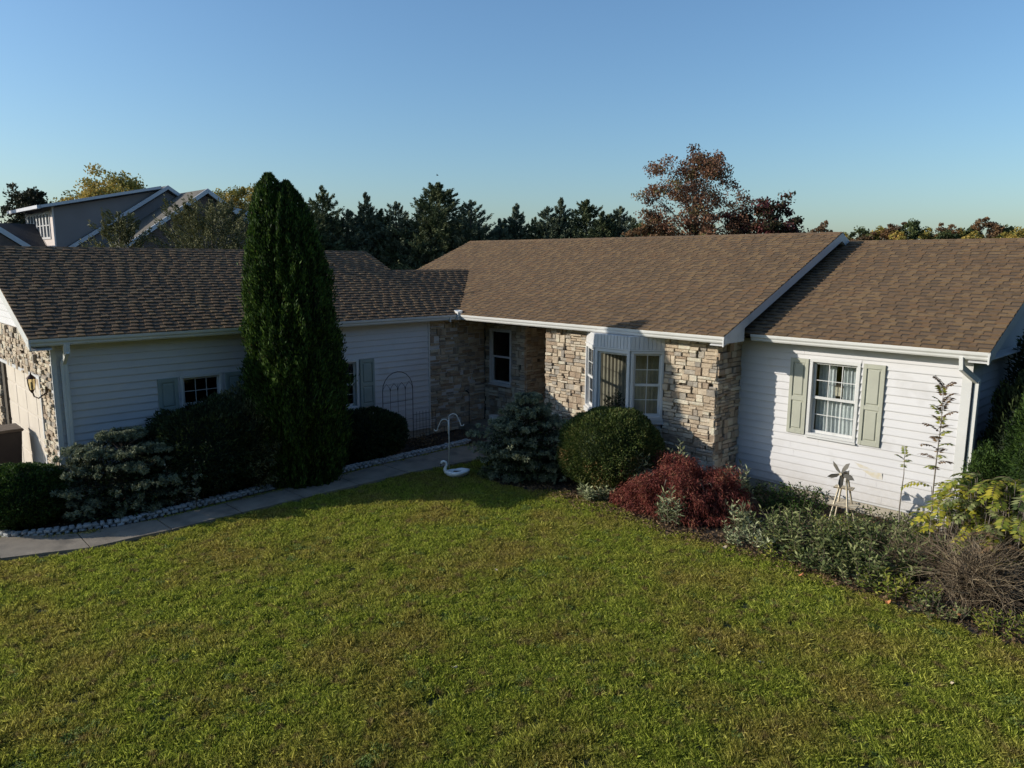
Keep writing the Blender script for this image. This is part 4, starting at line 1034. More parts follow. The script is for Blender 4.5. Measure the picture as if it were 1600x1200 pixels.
mound('yew_bush', 'dark rounded yew between the tall arborvitae and the trellis', 'bush', (.42, -2.80, 0), .66, .90, 1.05, 18000, .07, YEW, 11, lump=.16, fluff=.10, wallx=-.25, leafw=.3)
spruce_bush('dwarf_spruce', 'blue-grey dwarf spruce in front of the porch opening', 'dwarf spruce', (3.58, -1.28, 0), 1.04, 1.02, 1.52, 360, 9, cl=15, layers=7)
# variegated shrub with pale leaves
def herb(name, label, cat, loc, spread, h, nst, leaf, lw, m, seed, per=22, group=None, upright=.8):
    """clump of leafy stems: lance leaves spiralling up each stem"""
    t = thing(name, label, cat, loc, 0, group); rng = np.random.default_rng(seed); C = []; A = []; wd = MB()
    for i in range(nst):
        a = rng.uniform(0, 6.283); r = math.sqrt(rng.random()); bx_, by_ = math.cos(a) * spread * r * .7, math.sin(a) * spread * r * .7
        hh = h * rng.uniform(.6, 1.05) * (1 - .35 * r); tx, ty = bx_ + math.cos(a) * spread * .35 * r, by_ + math.sin(a) * spread * .35 * r
        wd.tube([(bx_, by_, 0), (tx, ty, hh)], [.006, .003], BARK, 3, cap=False)
        n = per; f = np.linspace(.15, 1, n); ang = np.arange(n) * 2.4 + rng.random() * 6
        o = norm(np.stack([np.cos(ang), np.sin(ang), rng.uniform(.1, upright, n) + (f > .9) * .8], 1))
        base = np.stack([bx_ + (tx - bx_) * f, by_ + (ty - by_) * f, hh * f], 1)
        L_ = leaf * rng.uniform(.7, 1.2, n)
        C.append(base + o * L_[:, None] * .5); A.append(o)
    C = np.concatenate(C); A = np.concatenate(A); C[:, 2] = np.maximum(C[:, 2], .02)
    cloud_mesh('foliage', t, C, A, leaf * RNG.uniform(.45, 1.3, len(C)), lw * RNG.uniform(.6, 1.2, len(C)), m, droop=.12)
    wd.build('stems', t, kind='stuff')
    return t
inside_plant()
VARI = leafmat('variegated_leaf', [(.06, .08, .04), (.25, .26, .17), (.50, .48, .36)], .2, 3)
herb('variegated_shrub', 'pale cream-edged shrub standing between the low spruce and dark yew', 'shrub', (.85, -6.55, 0), .55, 1.12, 40, .075, .03, VARI, 3, per=16)
herb('ground_foliage', 'rusty low foliage on the bed below the trellis', 'plant', (.45, -1.35, 0), .42, .30, 40, .07, .03, BRNL, 13, per=12)

# Japanese maple
def laceleaf():
    t = thing('laceleaf_maple', 'low dark red laceleaf maple mound at the lawn edge', 'japanese maple', (6.72, -.85, 0)); rng = np.random.default_rng(4)
    n = 5200; d = rnd_dirs(n); d[:, 2] = np.abs(d[:, 2]); d = norm(d)
    r = 1 + vnoise(d, 2.6, 3) * .38 + vnoise(d, 6, 8) * .22 - np.abs(rng.normal(size=n)) * .12
    P = np.stack([d[:, 0] * 1.05 * r, d[:, 1] * .80 * r, .08 + d[:, 2] * (.62 + .16 * np.clip(d[:, 0] + .2, -.6, .7)) * r], 1)
    k = 9; C = np.repeat(P, k, 0) + rng.normal(size=(n * k, 3)) * .035
    D = norm(np.repeat(d, k, 0) * .6 + rng.normal(size=(n * k, 3)) * .6 + np.array([0, 0, -.45]))
    C[:, 2] = np.maximum(C[:, 2], .03)
    cloud_mesh('foliage', t, C, D, .065 * rng.uniform(.6, 1.3, n * k), .012, MAPLE, droop=.25, tone=np.clip(np.repeat(rng.random(n), k) * .6 + rng.random(n * k) * .4, 0, 1))
    for i in range(26):
        a = rng.uniform(0, 6.28); R = rng.uniform(.5, .95); b = MB()
        b.tube([(0, 0, 0), (math.cos(a) * .35 * R, math.sin(a) * .25 * R, .45), (math.cos(a) * .8 * R, math.sin(a) * .6 * R, .62), (math.cos(a) * 1.15 * R, math.sin(a) * .8 * R, .35)], [.03, .018, .01, .004], BARK, 5); b.build('branch', t)
laceleaf()
SG = 'grey-green leafy perennials round the red maple and globe yew'
for (x, y, s_, h_, lab) in ((6.02, -1.02, .22, 1.0, 'tall pale sage clump between the globe yew and the red maple'), (6.45, -.55, .22, 1.08, 'pale sage clump rising behind the middle of the red maple'),
                        (7.35, -.25, .36, .85, 'pale sage clump behind the right side of the red maple'), (5.45, -1.42, .34, .30, 'low rosette of broad pale leaves at the left foot of the red maple'),
                        (7.02, -1.52, .22, .66, 'pale leaf cluster poking through the front of the red maple'), (7.85, -.95, .24, .52, 'pale leaf cluster at the right edge of the red maple')):
    herb('sage_plant', lab, 'plant', (x, y, 0), s_, h_, 24, .13, .030, SAGE, int(x * 10), per=20, group=SG)
herb('low_evergreen', 'dark low evergreen foliage along the shaded base of the siding', 'shrub', (8.05, .42, 0), .62, .50, 85, .07, .024, BOX, 31, per=26)
herb('sage_bush', 'broad mound of grey-green leaves left of the windmill front', 'shrub', (8.85, -.85, 0), .75, .55, 120, .10, .028, HERB, 41, per=22)
herb('sage_bush', 'grey-green leafy mound in front of the small sapling', 'shrub', (9.85, -.85, 0), .80, .62, 140, .11, .03, HERB, 42, per=22)
herb('sage_bush', 'pale leafy clump at the lawn edge below the windmill', 'shrub', (8.25, -1.35, 0), .45, .30, 40, .09, .026, SAGE, 43, per=16)
herb('sage_bush', 'low grey-green clump at the lawn edge between the two larger mounds', 'shrub', (9.35, -1.35, 0), .55, .36, 60, .09, .03, HERB, 47, per=16)
herb('bed_weeds', 'green weeds between the windmill and the foundation', 'plant', (9.55, .45, 0), .65, .36, 60, .08, .026, HERB, 44, per=16)
herb('bed_weeds', 'yellowish weeds at the lawn edge left of the twiggy bush', 'plant', (10.35, -1.55, 0), .5, .28, 45, .08, .026, YGR, 45, per=14)

# dry twiggy bush
def twig_bush(label, loc, R, h, n, seed):
    t = thing('twiggy_bush', label, 'bare bush', loc, 0); rng = np.random.default_rng(seed); V = []; F = []; T = []
    for i in range(n):
        a = rng.uniform(0, 6.283); e = rng.uniform(-.1, 1.2); L_ = R * rng.uniform(.5, 1.1)
        p = np.array([rng.normal() * .12, rng.normal() * .12, rng.uniform(0, h * .5)]); d = np.array([math.cos(a) * math.cos(e), math.sin(a) * math.cos(e), math.sin(e)]); w = rng.uniform(.003, .008)
        k = 6; col = rng.random(); tn = rng.normal(size=3) * .18
        for j in range(k):
            q = p + d * L_ / k; s = norm(np.cross(d, np.array([.3, .2, 1]) + rng.normal(size=3) * .3)); s2 = norm(np.cross(d, s))
            w2 = w * .8; b0 = len(V); V += [p + s * w, p - s * w * .5 + s2 * w, p - s * w * .5 - s2 * w, q + s * w2, q - s * w2 * .5 + s2 * w2, q - s * w2 * .5 - s2 * w2]
            F += [(b0, b0 + 1, b0 + 4, b0 + 3), (b0 + 1, b0 + 2, b0 + 5, b0 + 4), (b0 + 2, b0, b0 + 3, b0 + 5)]; T += [col] * 3
            p = q; d = norm(d + np.array([0, 0, -.13]) + rng.normal(size=3) * .22 + tn * .3); w = w2
            if p[2] < .02: break
    npmesh('twigs', np.array(V), np.array(F), T, TWIG, t); t.children[0]['kind'] = 'stuff'
    for k in range(4):
        b = MB(); a = k * 1.6; b.tube([(0, 0, 0), (math.cos(a) * .12, math.sin(a) * .12, h * .4)], [.02, .01], BARK, 5); b.build('stem', t)
for (x, y, s_, lab, m_) in ((8.75, -1.5, .35, 'ragged low weeds at the lawn edge under the left grey-green mound', YGR), (9.85, -1.62, .38, 'ragged low weeds at the lawn edge under the right grey-green mound', HERB), (10.85, -1.85, .36, 'low weeds at the foot of the large twiggy bush', HERB),
                     (11.5, -1.75, .30, 'low weeds nearest the right edge of the picture', YGR), (7.0, .85, .35, 'low green plants against the shaded foundation', HERB), (3.15, -1.95, .22, 'small weeds at the left foot of the dwarf spruce', HERB)):
    herb('bed_weeds', lab, 'plant', (x, y, 0), s_, .24, 30, .07, .022, m_, int(x * 9), per=12)
for (x, y, h_, r_, lab) in ((10.86, 2.8, 3.45, .60, 'tall dark evergreen against the shaded east wall'), (10.74, 1.72, 2.35, .42, 'lower dark evergreen beside the right downspout'), (12.0, 2.4, 3.0, .8, 'dark evergreen behind the bright shrub at the right edge')):
    mound('dark_evergreen', lab, 'bush', (x, y, 0), r_, r_, h_, 9000, .09, YEW, int(x * 13), lump=.3, fluff=.16, leafw=.3)
herb('feathery_weeds', 'darker bronze-tinged weeds in the middle of the grey-green mounds', 'plant', (9.35, -.75, 0), .45, .60, 70, .05, .010, YGR, 52, per=40)
herb('feathery_weeds', 'brownish seedy weeds between the right mound and the twiggy bush', 'plant', (10.4, -.75, 0), .45, .62, 60, .05, .010, BRNL, 53, per=40)
twig_bush('large dry brown twiggy bush at the lower right lawn edge', (11.1, -1.1, 0), .92, .75, 760, 3)
twig_bush('smaller dry twig tangle behind the large twiggy bush', (11.35, -.1, 0), .7, .7, 380, 5)
twig_bush('brown dead twigs hanging near the right house corner', (10.95, .75, .35), .6, .9, 240, 6)
twig_bush('sparse brown twigs between the green mounds and large twiggy bush', (10.3, -.85, 0), .6, .5, 260, 8)

# saplings with compound leaves
def compound(b, base, d, L_, n, ll, lw, m, rng, droop=.25):
    """leaflets are paired along a rachis"""
    d = Vector(d).normalized(); p = Vector(base); side = d.cross(Vector((0, 0, 1)))
    if side.length < .1: side = Vector((1, 0, 0))
    side.normalize(); pts = [p.copy()]
    for i in range(n):
        p = p + d * (L_ / n); d = (d + Vector((0, 0, -droop / n))).normalized(); pts.append(p.copy())
        for sg in (1, -1):
            o = (side * sg + d * .35 + Vector((0, 0, -.25 + rng.uniform(-.2, .2)))).normalized(); w = d.cross(o).cross(o).normalized() * lw * .5; k = ll * rng.uniform(.75, 1.1) * (1 - .4 * abs(i / n - .5))
            b.poly([p, p + o * k * .4 + w * 1.2, p + o * k, p + o * k * .4 - w * 1.2], m)
    b.tube(pts, .0025, BARK, 3, cap=False)
def sapling(label, loc, h, leaves, m, seed, lean=(0, 0), ll=.07, L_=.34, z0=.45, name='sapling'):
    t = thing(name, label, 'sapling', loc, 0); rng = np.random.default_rng(seed)
    b = MB(); P = [(lean[0] * (k / 5) ** 1.5 + .01 * math.sin(k * 2), lean[1] * (k / 5) ** 1.5, h * k / 5) for k in range(6)]; b.tube(P, [.014, .012, .010, .008, .006, .003], BARKG, 6); b.build('stem', t)
    for i in range(leaves):
        f = z0 + (1 - z0) * i / max(leaves - 1, 1); a = i * 2.4 + seed; el = .45 + 1.3 * (f - z0) / (1 - z0)
        z = h * f; bs = (lean[0] * f ** 1.5, lean[1] * f ** 1.5, z)
        b = MB(); compound(b, bs, (math.cos(a), math.sin(a), el), L_ * rng.uniform(.7, 1.1) * (1.1 - .35 * f), 7, ll, ll * .36, m[i % len(m)], rng, droop=.9); o = b.build('leaf', t)
        a_ = o.data.attributes.new('tone', 'FLOAT', 'FACE'); a_.data.foreach_set('value', np.random.default_rng(i).random(len(o.data.polygons)).astype(np.float32))
    return t
sapling('tall thin sapling with drooping brown-yellow leaflets before the right corner of the siding', (10.22, -.02, 0), 2.42, 25, [BRNL, YGR, BRNL], 2, ll=.085, L_=.25, z0=.52)
sapling('short thin sapling with a few pale leaves right of the yellow stain', (9.80, .02, 0), 1.38, 5, [YGR], 5, ll=.06, L_=.18, z0=.9)
def sumac(label, loc, h, n, m, seed, L_=.42):
    t = thing('sumac', label, 'shrub', loc, 0); rng = np.random.default_rng(seed)
    for i in range(n):
        a = rng.uniform(0, 6.28); r = rng.uniform(0, .35); z = h * rng.uniform(.35, 1.0); bs = (math.cos(a) * r, math.sin(a) * r, z)
        b = MB(); b.tube([(bs[0] * .3, bs[1] * .3, 0), (bs[0] * .8, bs[1] * .8, z * .6), bs], [.008, .006, .004], BARKG, 4, cap=False)
        compound(b, bs, (math.cos(a + rng.uniform(-.6, .6)), math.sin(a + rng.uniform(-.6, .6)), .5), L_ * rng.uniform(.7, 1.1), 9, .115, .04, m[i % len(m)], rng, droop=1.4)
        o = b.build('frond', t); a_ = o.data.attributes.new('tone', 'FLOAT', 'FACE'); a_.data.foreach_set('value', rng.random(len(o.data.polygons)).astype(np.float32))
sumac('golden-yellow leaved sumac under the tall thin sapling', (10.35, .25, 0), 1.05, 34, [GOLD, YGR, GOLD], 3)
sumac('yellow-green sumac right of the golden one', (10.80, .05, 0), 1.25, 46, [YGR, GOLD, HERB], 4)
sumac('yellow-green sumac at the right edge above the twiggy bush', (11.25, -.15, 0), 1.35, 46, [YGR, HERB, GOLD], 5)
sumac('low golden fronds at the right edge beside the large twiggy bush', (11.5, -.65, 0), .75, 22, [GOLD, BRNL], 6)
mound('juniper', 'small bright green juniper at the foot of the right downspout', 'bush', (10.62, .95, 0), .34, .40, 1.52, 9000, .05, BOX, 21, lump=.3, fluff=.2, core=False, leafw=.35)
mound('arborvitae_shrub', 'bright green arborvitae cut by the right edge of the picture', 'shrub', (11.22, .85, 0), .42, .50, 2.60, 20000, .06, BOX, 23, lump=.3, fluff=.15, leafw=.3)

# ------------------------------------------------------------------ trees
def conifer_mesh(h, R, seed, m, n=15000, ragged=.35, p=1.0):
    rng = np.random.default_rng(seed); C = []; A = []; T = []
    nb = 620; k = max(8, int(n / nb)); ph = rng.uniform(0, 6.28)
    for i in range(nb):
        f = 1 - rng.random() ** .62 * .98; z = h * f
        side = 1 + .22 * math.sin(f * 9 + ph) * math.sin(rng.uniform(0, 6.28)) 
        a = rng.uniform(0, 6.283); R_ = (R * (1 - f) ** p * rng.uniform(1 - ragged, 1.10) * side + .05)
        e = .55 * f - .12 + rng.uniform(-.12, .18)
        s = rng.random(k) ** .45; w = (1.08 - s) * .34 * rng.uniform(-1, 1, k) * R_
        x = np.cos(a) * s * R_ - np.sin(a) * w; y = np.sin(a) * s * R_ + np.cos(a) * w
        zz = z + s * R_ * e + rng.normal(size=k) * .05 + .16 * s ** 3 * R_
        C.append(np.stack([x, y, zz], 1)); A.append(norm(np.stack([np.cos(a) + rng.normal(size=k) * .45, np.sin(a) + rng.normal(size=k) * .45, .75 + rng.normal(size=k) * .45], 1)))
        T.append(np.clip(rng.random() * .5 + rng.random(k) * .3 + .25 * s, 0, 1))
    k = 160; zt = rng.random(k) ** .6
    C.append(np.stack([rng.normal(size=k) * .03 * (1 + 3 * (1 - zt)), rng.normal(size=k) * .03 * (1 + 3 * (1 - zt)), h * (.90 + .12 * zt)], 1)); A.append(norm(rng.normal(size=(k, 3)) * .35 + np.array([0, 0, 1]))); T.append(rng.random(k))
    return np.concatenate(C), np.concatenate(A), np.concatenate(T)
def make_conifer(label, loc, h, R, seed, m, n=15000, leaf=.22, group=None, ragged=.35, p=1.0, name='spruce_tree'):
    t = thing(name, label, 'tree', loc, RNG.uniform(0, 6), group)
    C, A, T = conifer_mesh(h, R, seed, m, n, ragged, p)
    cloud_mesh('crown', t, C, A, leaf * RNG.uniform(.6, 1.3, len(C)), leaf * .30, m, tone=T)
    b = MB(); b.tube([(0, 0, 0), (0, 0, h * .97)], [.16, .015], BARK, 7); b.build('trunk', t)
    return t
ROW = [(-26.3, 10.3, 7.2), (-25.7, 11.4, 8.1), (-25.1, 12.3, 6.8), (-24.6, 13.1, 7.8), (-24.2, 13.8, 6.7), (-23.8, 14.4, 6.9), (-23.3, 15.0, 7.3), (-22.7, 15.9, 7.3), (-22.1, 16.7, 8.4), (-21.3, 17.7, 6.8),
       (-20.6, 18.5, 7.4), (-19.8, 19.4, 6.4), (-19.2, 20.1, 7.3), (-18.2, 21.0, 6.5), (-17.6, 21.6, 7.1), (-17.0, 22.2, 7.6), (-16.2, 22.9, 7.5), (-15.5, 23.5, 6.8), (-14.5, 24.3, 7.1), (-13.8, 24.8, 6.4)]
where = ['dark spruce just right of the tall arborvitae top, partly hidden by it', 'tall spruce in the row directly right of the arborvitae', 'short spruce left of the narrow pointed spruce', 'narrow pointed spruce left of the sky gap in the row',
         'short spruce behind the low ridge of the connecting roof', 'small rounded spruce in the middle left of the row', 'spruce just left of the tallest broad one', 'bushy shoulder spruce leaning on the tallest one',
         'tallest and broadest spruce of the row', 'low spruce right of the tallest one', 'pointed spruce above the left end of the main ridge', 'lowest spruce between two pointed ones above the ridge',
         'thin see-through spruce above the main ridge', 'small low spruce right of the see-through one', 'left one of the dark twin spruces above the ridge', 'taller middle tree of the dark spruce trio above the ridge',
         'right one of the dark spruce trio above the ridge', 'short spruce right of the dark trio', 'isolated pointed spruce left of the russet oak', 'low last spruce of the row beside the russet oak']
GR = 'row of spruces behind the house'
protoc = [make_conifer(where[k], (ROW[k][0], ROW[k][1], 0), 7.5, R_, 100 + k, m_, n=42000, leaf=.16, group=GR, ragged=rg, p=pp) for k, (R_, m_, rg, pp) in enumerate(((2.9, PINE, .38, .68), (2.6, PINE, .48, .72), (2.8, PINEB, .38, .66), (2.5, PINEB, .5, .8)))]
for k in range(20):
    if k < 4: o = protoc[k]
    else:
        o = copy_tree(protoc[{8: 0, 12: 3, 7: 2}.get(k, k % 4)]); o['label'] = where[k]
    x, y, h_ = ROW[k]; o.location = (x + random.uniform(-.6, .6), y + random.uniform(-.6, .6), 0); s_ = h_ / 7.5
    wide = {8: 1.45, 6: 1.25, 3: 1.0, 12: 1.2}.get(k, 1.2); o.scale = (s_ * wide, s_ * wide, s_); o.rotation_euler.z = k * 1.7
fillx = [(-27.5, 12.5), (-26.2, 14.2), (-25.0, 16.2), (-23.6, 18.2), (-22.4, 19.6), (-21.0, 21.2), (-19.4, 22.8), (-17.9, 24.2), (-16.2, 25.4), (-24.6, 10.2), (-28.0, 9.4)]
for k, (x, y) in enumerate(fillx):
    o = copy_tree(protoc[k % 4]); o['label'] = ['second-rank dark spruce behind the short spruce left of the narrow pointed one', 'second-rank dark spruce behind the narrow pointed spruce', 'second-rank dark spruce behind the small rounded spruce left of the tallest', 'second-rank dark spruce directly behind the tallest broad spruce', 'second-rank dark spruce behind the low spruce right of the tallest', 'second-rank dark spruce behind the left end of the main ridge', 'second-rank dark spruce behind the see-through spruce', 'second-rank dark spruce behind the dark trio above the ridge', 'second-rank dark spruce behind the isolated spruce left of the oak', 'second-rank dark spruce behind the spruce nearest the arborvitae', 'leftmost second-rank dark spruce, hidden behind the arborvitae'][k]; o['group'] = 'second rank of spruces'
    s_ = random.uniform(6.1, 6.9) / 7.5; o.location = (x, y, 0); o.scale = (s_ * 1.6, s_ * 1.6, s_); o.rotation_euler.z = k * 2.1
# unseen spruces added right of and behind the camera to cut sky light
belt = [(13, -29), (17, -28), (21, -26), (24.5, -23), (27, -19.5), (28.5, -15.5), (29, -11.5), (29, -7.5), (28.5, -3.5), (28, .5), (27.5, 4.5), (26.5, 8.5), (25.5, 12.5), (24.5, 17), (23.5, 22)]
for k, (x, y) in enumerate(belt):
    o = copy_tree(protoc[k % 4]); o['label'] = 'tall dark spruce of the belt added outside the view to block sky light'; o['group'] = 'spruces added outside the view to block sky light'
    s_ = random.uniform(12.5, 14.5) / 7.5; o.location = (x, y, 0); o.scale = (s_ * .85, s_ * .85, s_); o.rotation_euler.z = k * 2.3
make_conifer('bushy olive pine in front of the left neighbour gable', (-5.95, -5.35, 0), 5.05, 1.9, 61, OLIVE, 38000, .09, ragged=.45, p=.55, name='pine_tree')
make_conifer('broad olive pine in front of the brick neighbour gable', (-5.5, -3.35, 0), 5.4, 2.9, 62, OLIVE, 70000, .09, ragged=.4, p=.5, name='pine_tree')
# dark evergreens in the shade beyond the right end of the house
DK = 'dark evergreens beyond the right end of the house'
for (x, y, h_, r_, lab) in ((12.1, 4.6, 3.4, 1.3, 'nearest dark evergreen in shade right of the downspout'), (11.5, 7.6, 3.3, 1.2, 'dark evergreen close to the far right wall'), (13.6, 7.2, 4.2, 1.6, 'dark evergreen filling the right edge of the picture'), (14.3, 4.3, 3.6, 1.4, 'dark evergreen outermost on the right edge')):
    make_conifer(lab, (x, y, 0), h_, r_, int(x * 7), YEW, 12000, .16, group=DK, p=.5)

def broadleaf(label, loc, h, R, m, seed, n=9000, leaf=.2, trunk=.25, crown0=.25, gaps=.5, sub=26, flat=1.0, group=None, name='autumn_tree', bark=BARK, extra=None):
    """trunk, forking limbs, leaf clumps round the limb ends"""
    t = thing(name, label, 'tree', loc, 0, group); rng = np.random.default_rng(seed); wood = MB(); C = []; T = []
    wood.tube([(0, 0, 0), (.05, 0, h * .3), (.0, .05, h * .6), (0, 0, h * .88)], [trunk * .5, trunk * .4, trunk * .22, trunk * .05], bark, 7)
    per = n // sub
    for i in range(sub):
        a = i * 2.4 + rng.uniform(-.4, .4); f = crown0 + (1 - crown0) * (i + .5) / sub; z0_ = h * f * .72
        prof = math.sin(math.pi * min(1, max(.08, (f - crown0) / (1 - crown0) * .86 + .14))) ** .7
        rr = R * prof * rng.uniform(.55, 1.05); ez = min(h * (f + rng.uniform(-.04, .06)), h)
        e = np.array([math.cos(a) * rr, math.sin(a) * rr, ez]); mid = np.array([math.cos(a) * rr * .5, math.sin(a) * rr * .5, z0_ + (ez - z0_) * .65])
        wood.tube([(0, 0, z0_), tuple(mid), tuple(e)], [trunk * .14, trunk * .08, trunk * .02], bark, 4, cap=False)
        for q in range(3):
            d = rng.normal(size=3); wood.tube([tuple(mid), tuple(mid + (e - mid) * .6 + d * R * .12), tuple(e + d * R * .07)], [trunk * .05, trunk * .03, trunk * .01], bark, 3, cap=False)
        nc = 7; cc = e + rng.normal(size=(nc, 3)) * R * .15 * np.array([1, 1, .8]); k = per // nc
        for c_ in cc:
            P = c_ + norm(rng.normal(size=(k, 3))) * (rng.random((k, 1)) ** .5) * R * rng.uniform(.10, .22) * np.array([1.2, 1.2, .8]); C.append(P); T.append(np.clip(rng.random() * .55 + rng.random(k) * .45, 0, 1))
    C = np.concatenate(C); T = np.concatenate(T)
    cloud_mesh('crown', t, C, rnd_dirs(len(C)), leaf * RNG.uniform(.6, 1.3, len(C)), leaf * .6, m, tone=T)
    wood.build('trunk', t)
    return t
broadleaf('tall airy russet oak rising above the main ridge', (-11.0, 26.8, 0), 9.8, 3.1, OAKL, 5, n=24000, leaf=.15, trunk=.4, crown0=.35, sub=34)
broadleaf('rusty bushy tree at the left foot of the russet oak', (-12.0, 24.0, 0), 6.6, 1.5, RUST, 8, n=6000, leaf=.17, crown0=.2)
broadleaf('green-brown bushy tree under the russet oak', (-10.2, 25.5, 0), 6.6, 2.1, OAKL, 9, n=7000, leaf=.17, crown0=.2)
broadleaf('yellow-green small tree between the spruces and the russet oak', (-12.9, 24.3, 0), 6.1, 1.0, GRNT, 10, n=3500, leaf=.15, crown0=.2)
broadleaf('broad maroon-topped tree right of the russet oak', (-7.6, 28.6, 0), 7.15, 2.6, MARO, 11, n=14000, leaf=.2, crown0=.2)
broadleaf('yellow-leaved tree behind the neighbour dormer', (-53.8, 8.0, 0), 9.9, 4.8, YELT, 12, n=30000, leaf=.24, crown0=.25)
broadleaf('golden tree behind the brick neighbour gable', (-55.3, 19.6, 0), 10.3, 3.6, YELT, 13, n=18000, leaf=.24, crown0=.2)
broadleaf('second golden tree behind the right end of the neighbour roof', (-52.3, 21.9, 0), 9.6, 3.0, YELT, 14, n=14000, leaf=.24, crown0=.2)
broadleaf('dark tree at the far left edge above the neighbour brick gable', (-33.0, -5.2, 0), 7.4, 2.0, DRKT, 15, n=12000, leaf=.2, crown0=.2)
broadleaf('dark tree between the left edge and the neighbour dormer', (-41.5, .0, 0), 8.1, 2.3, DRKT, 16, n=12000, leaf=.2, crown0=.2)
FAR = [(-28.9, 90.5, 7.4, 2.6, YELT), (-27.2, 91.2, 7.9, 2.8, GRNT), (-25.1, 92.0, 8.1, 2.4, YELT), (-23.3, 92.6, 8.5, 2.6, RUST), (-21.6, 93.2, 8.7, 2.4, GRNT), (-19.9, 93.8, 7.9, 2.4, YELT), (-18.2, 94.3, 8.3, 2.2, RUST),
       (-16.6, 94.8, 7.7, 2.2, YELT), (-15.2, 95.2, 7.8, 2.4, GRNT), (-13.6, 95.6, 8.9, 2.4, RUST), (-12.0, 96.0, 7.9, 2.4, GRNT), (-10.4, 96.3, 7.7, 2.6, YELT), (-23.6, 71.4, 7.9, 1.5, RUST), (-30.8, 89.5, 7.3, 2.4, RUST), (-8.4, 96.8, 7.8, 2.6, YELT),
       (-22.4, 91.0, 7.4, 2.6, YELT), (-17.4, 92.6, 7.3, 2.6, GRNT), (-26.0, 90.0, 7.3, 2.6, RUST), (-11.0, 94.0, 7.2, 2.6, YELT), (-14.4, 93.4, 7.3, 2.6, YELT)]
fl = ['yellow tree just right of the main gable peak', 'green-gold tree second from the main gable peak', 'yellow tree left of the tall rust one on the horizon', 'tall rust tree on the left of the far tree line', 'rounded green tree beside the tall rust one',
      'low yellow tree in the far line above the right roof', 'brown tree in the middle of the far tree line', 'small yellow tree mid-right of the far tree line', 'bluish green round tree of the far line', 'bare-topped rust tree, tallest at the right of the far line',
      'green tree behind the right end of the roof ridge', 'yellow tree at the right end of the far tree line', 'small lone brown tree left of the main gable peak', 'rust tree hidden mostly by the main gable peak', 'yellow tree at the right picture edge',
      'low yellow tree filling the line left of centre', 'low green tree filling the line right of centre', 'low rust tree filling the line at the left', 'low yellow tree filling the line at the right', 'low yellow tree filling the gap by the brown one']
ftp = {}
for k, (x, y, h_, r_, m_) in enumerate(FAR):
    if m_.name not in ftp: o = ftp[m_.name] = broadleaf(fl[k], (x, y, 0), 8.0, 2.6, m_, 70 + k, n=8000, leaf=.26, crown0=.2, sub=18, group='far autumn tree line')
    else: o = copy_tree(ftp[m_.name]); o['label'] = fl[k]
    o.location = (x, y, 0); o.scale = (r_ / 2.3, r_ / 2.3, h_ / 7.9); o.rotation_euler.z = k * 1.3
# far woodland closing the horizon
b_n = 9000; ang = RNG.uniform(-2.2, 2.2, b_n) + math.pi / 2 + .4; rad = RNG.uniform(260, 330, b_n); hh = 5.2 + 2.2 * np.array([noise.noise(Vector((a * 14, 0, 0))) for a in ang])
P = np.stack([np.cos(ang) * rad, np.sin(ang) * rad, RNG.random(b_n) * hh], 1)
V, F = leaf_arrays(P, rnd_dirs(b_n), 5.0, 4.0); o = npmesh('distant_woodland', V, F, RNG.random(b_n), DRKT); tag(o, 'low dark woodland along the horizon', 'woodland', kind='stuff')

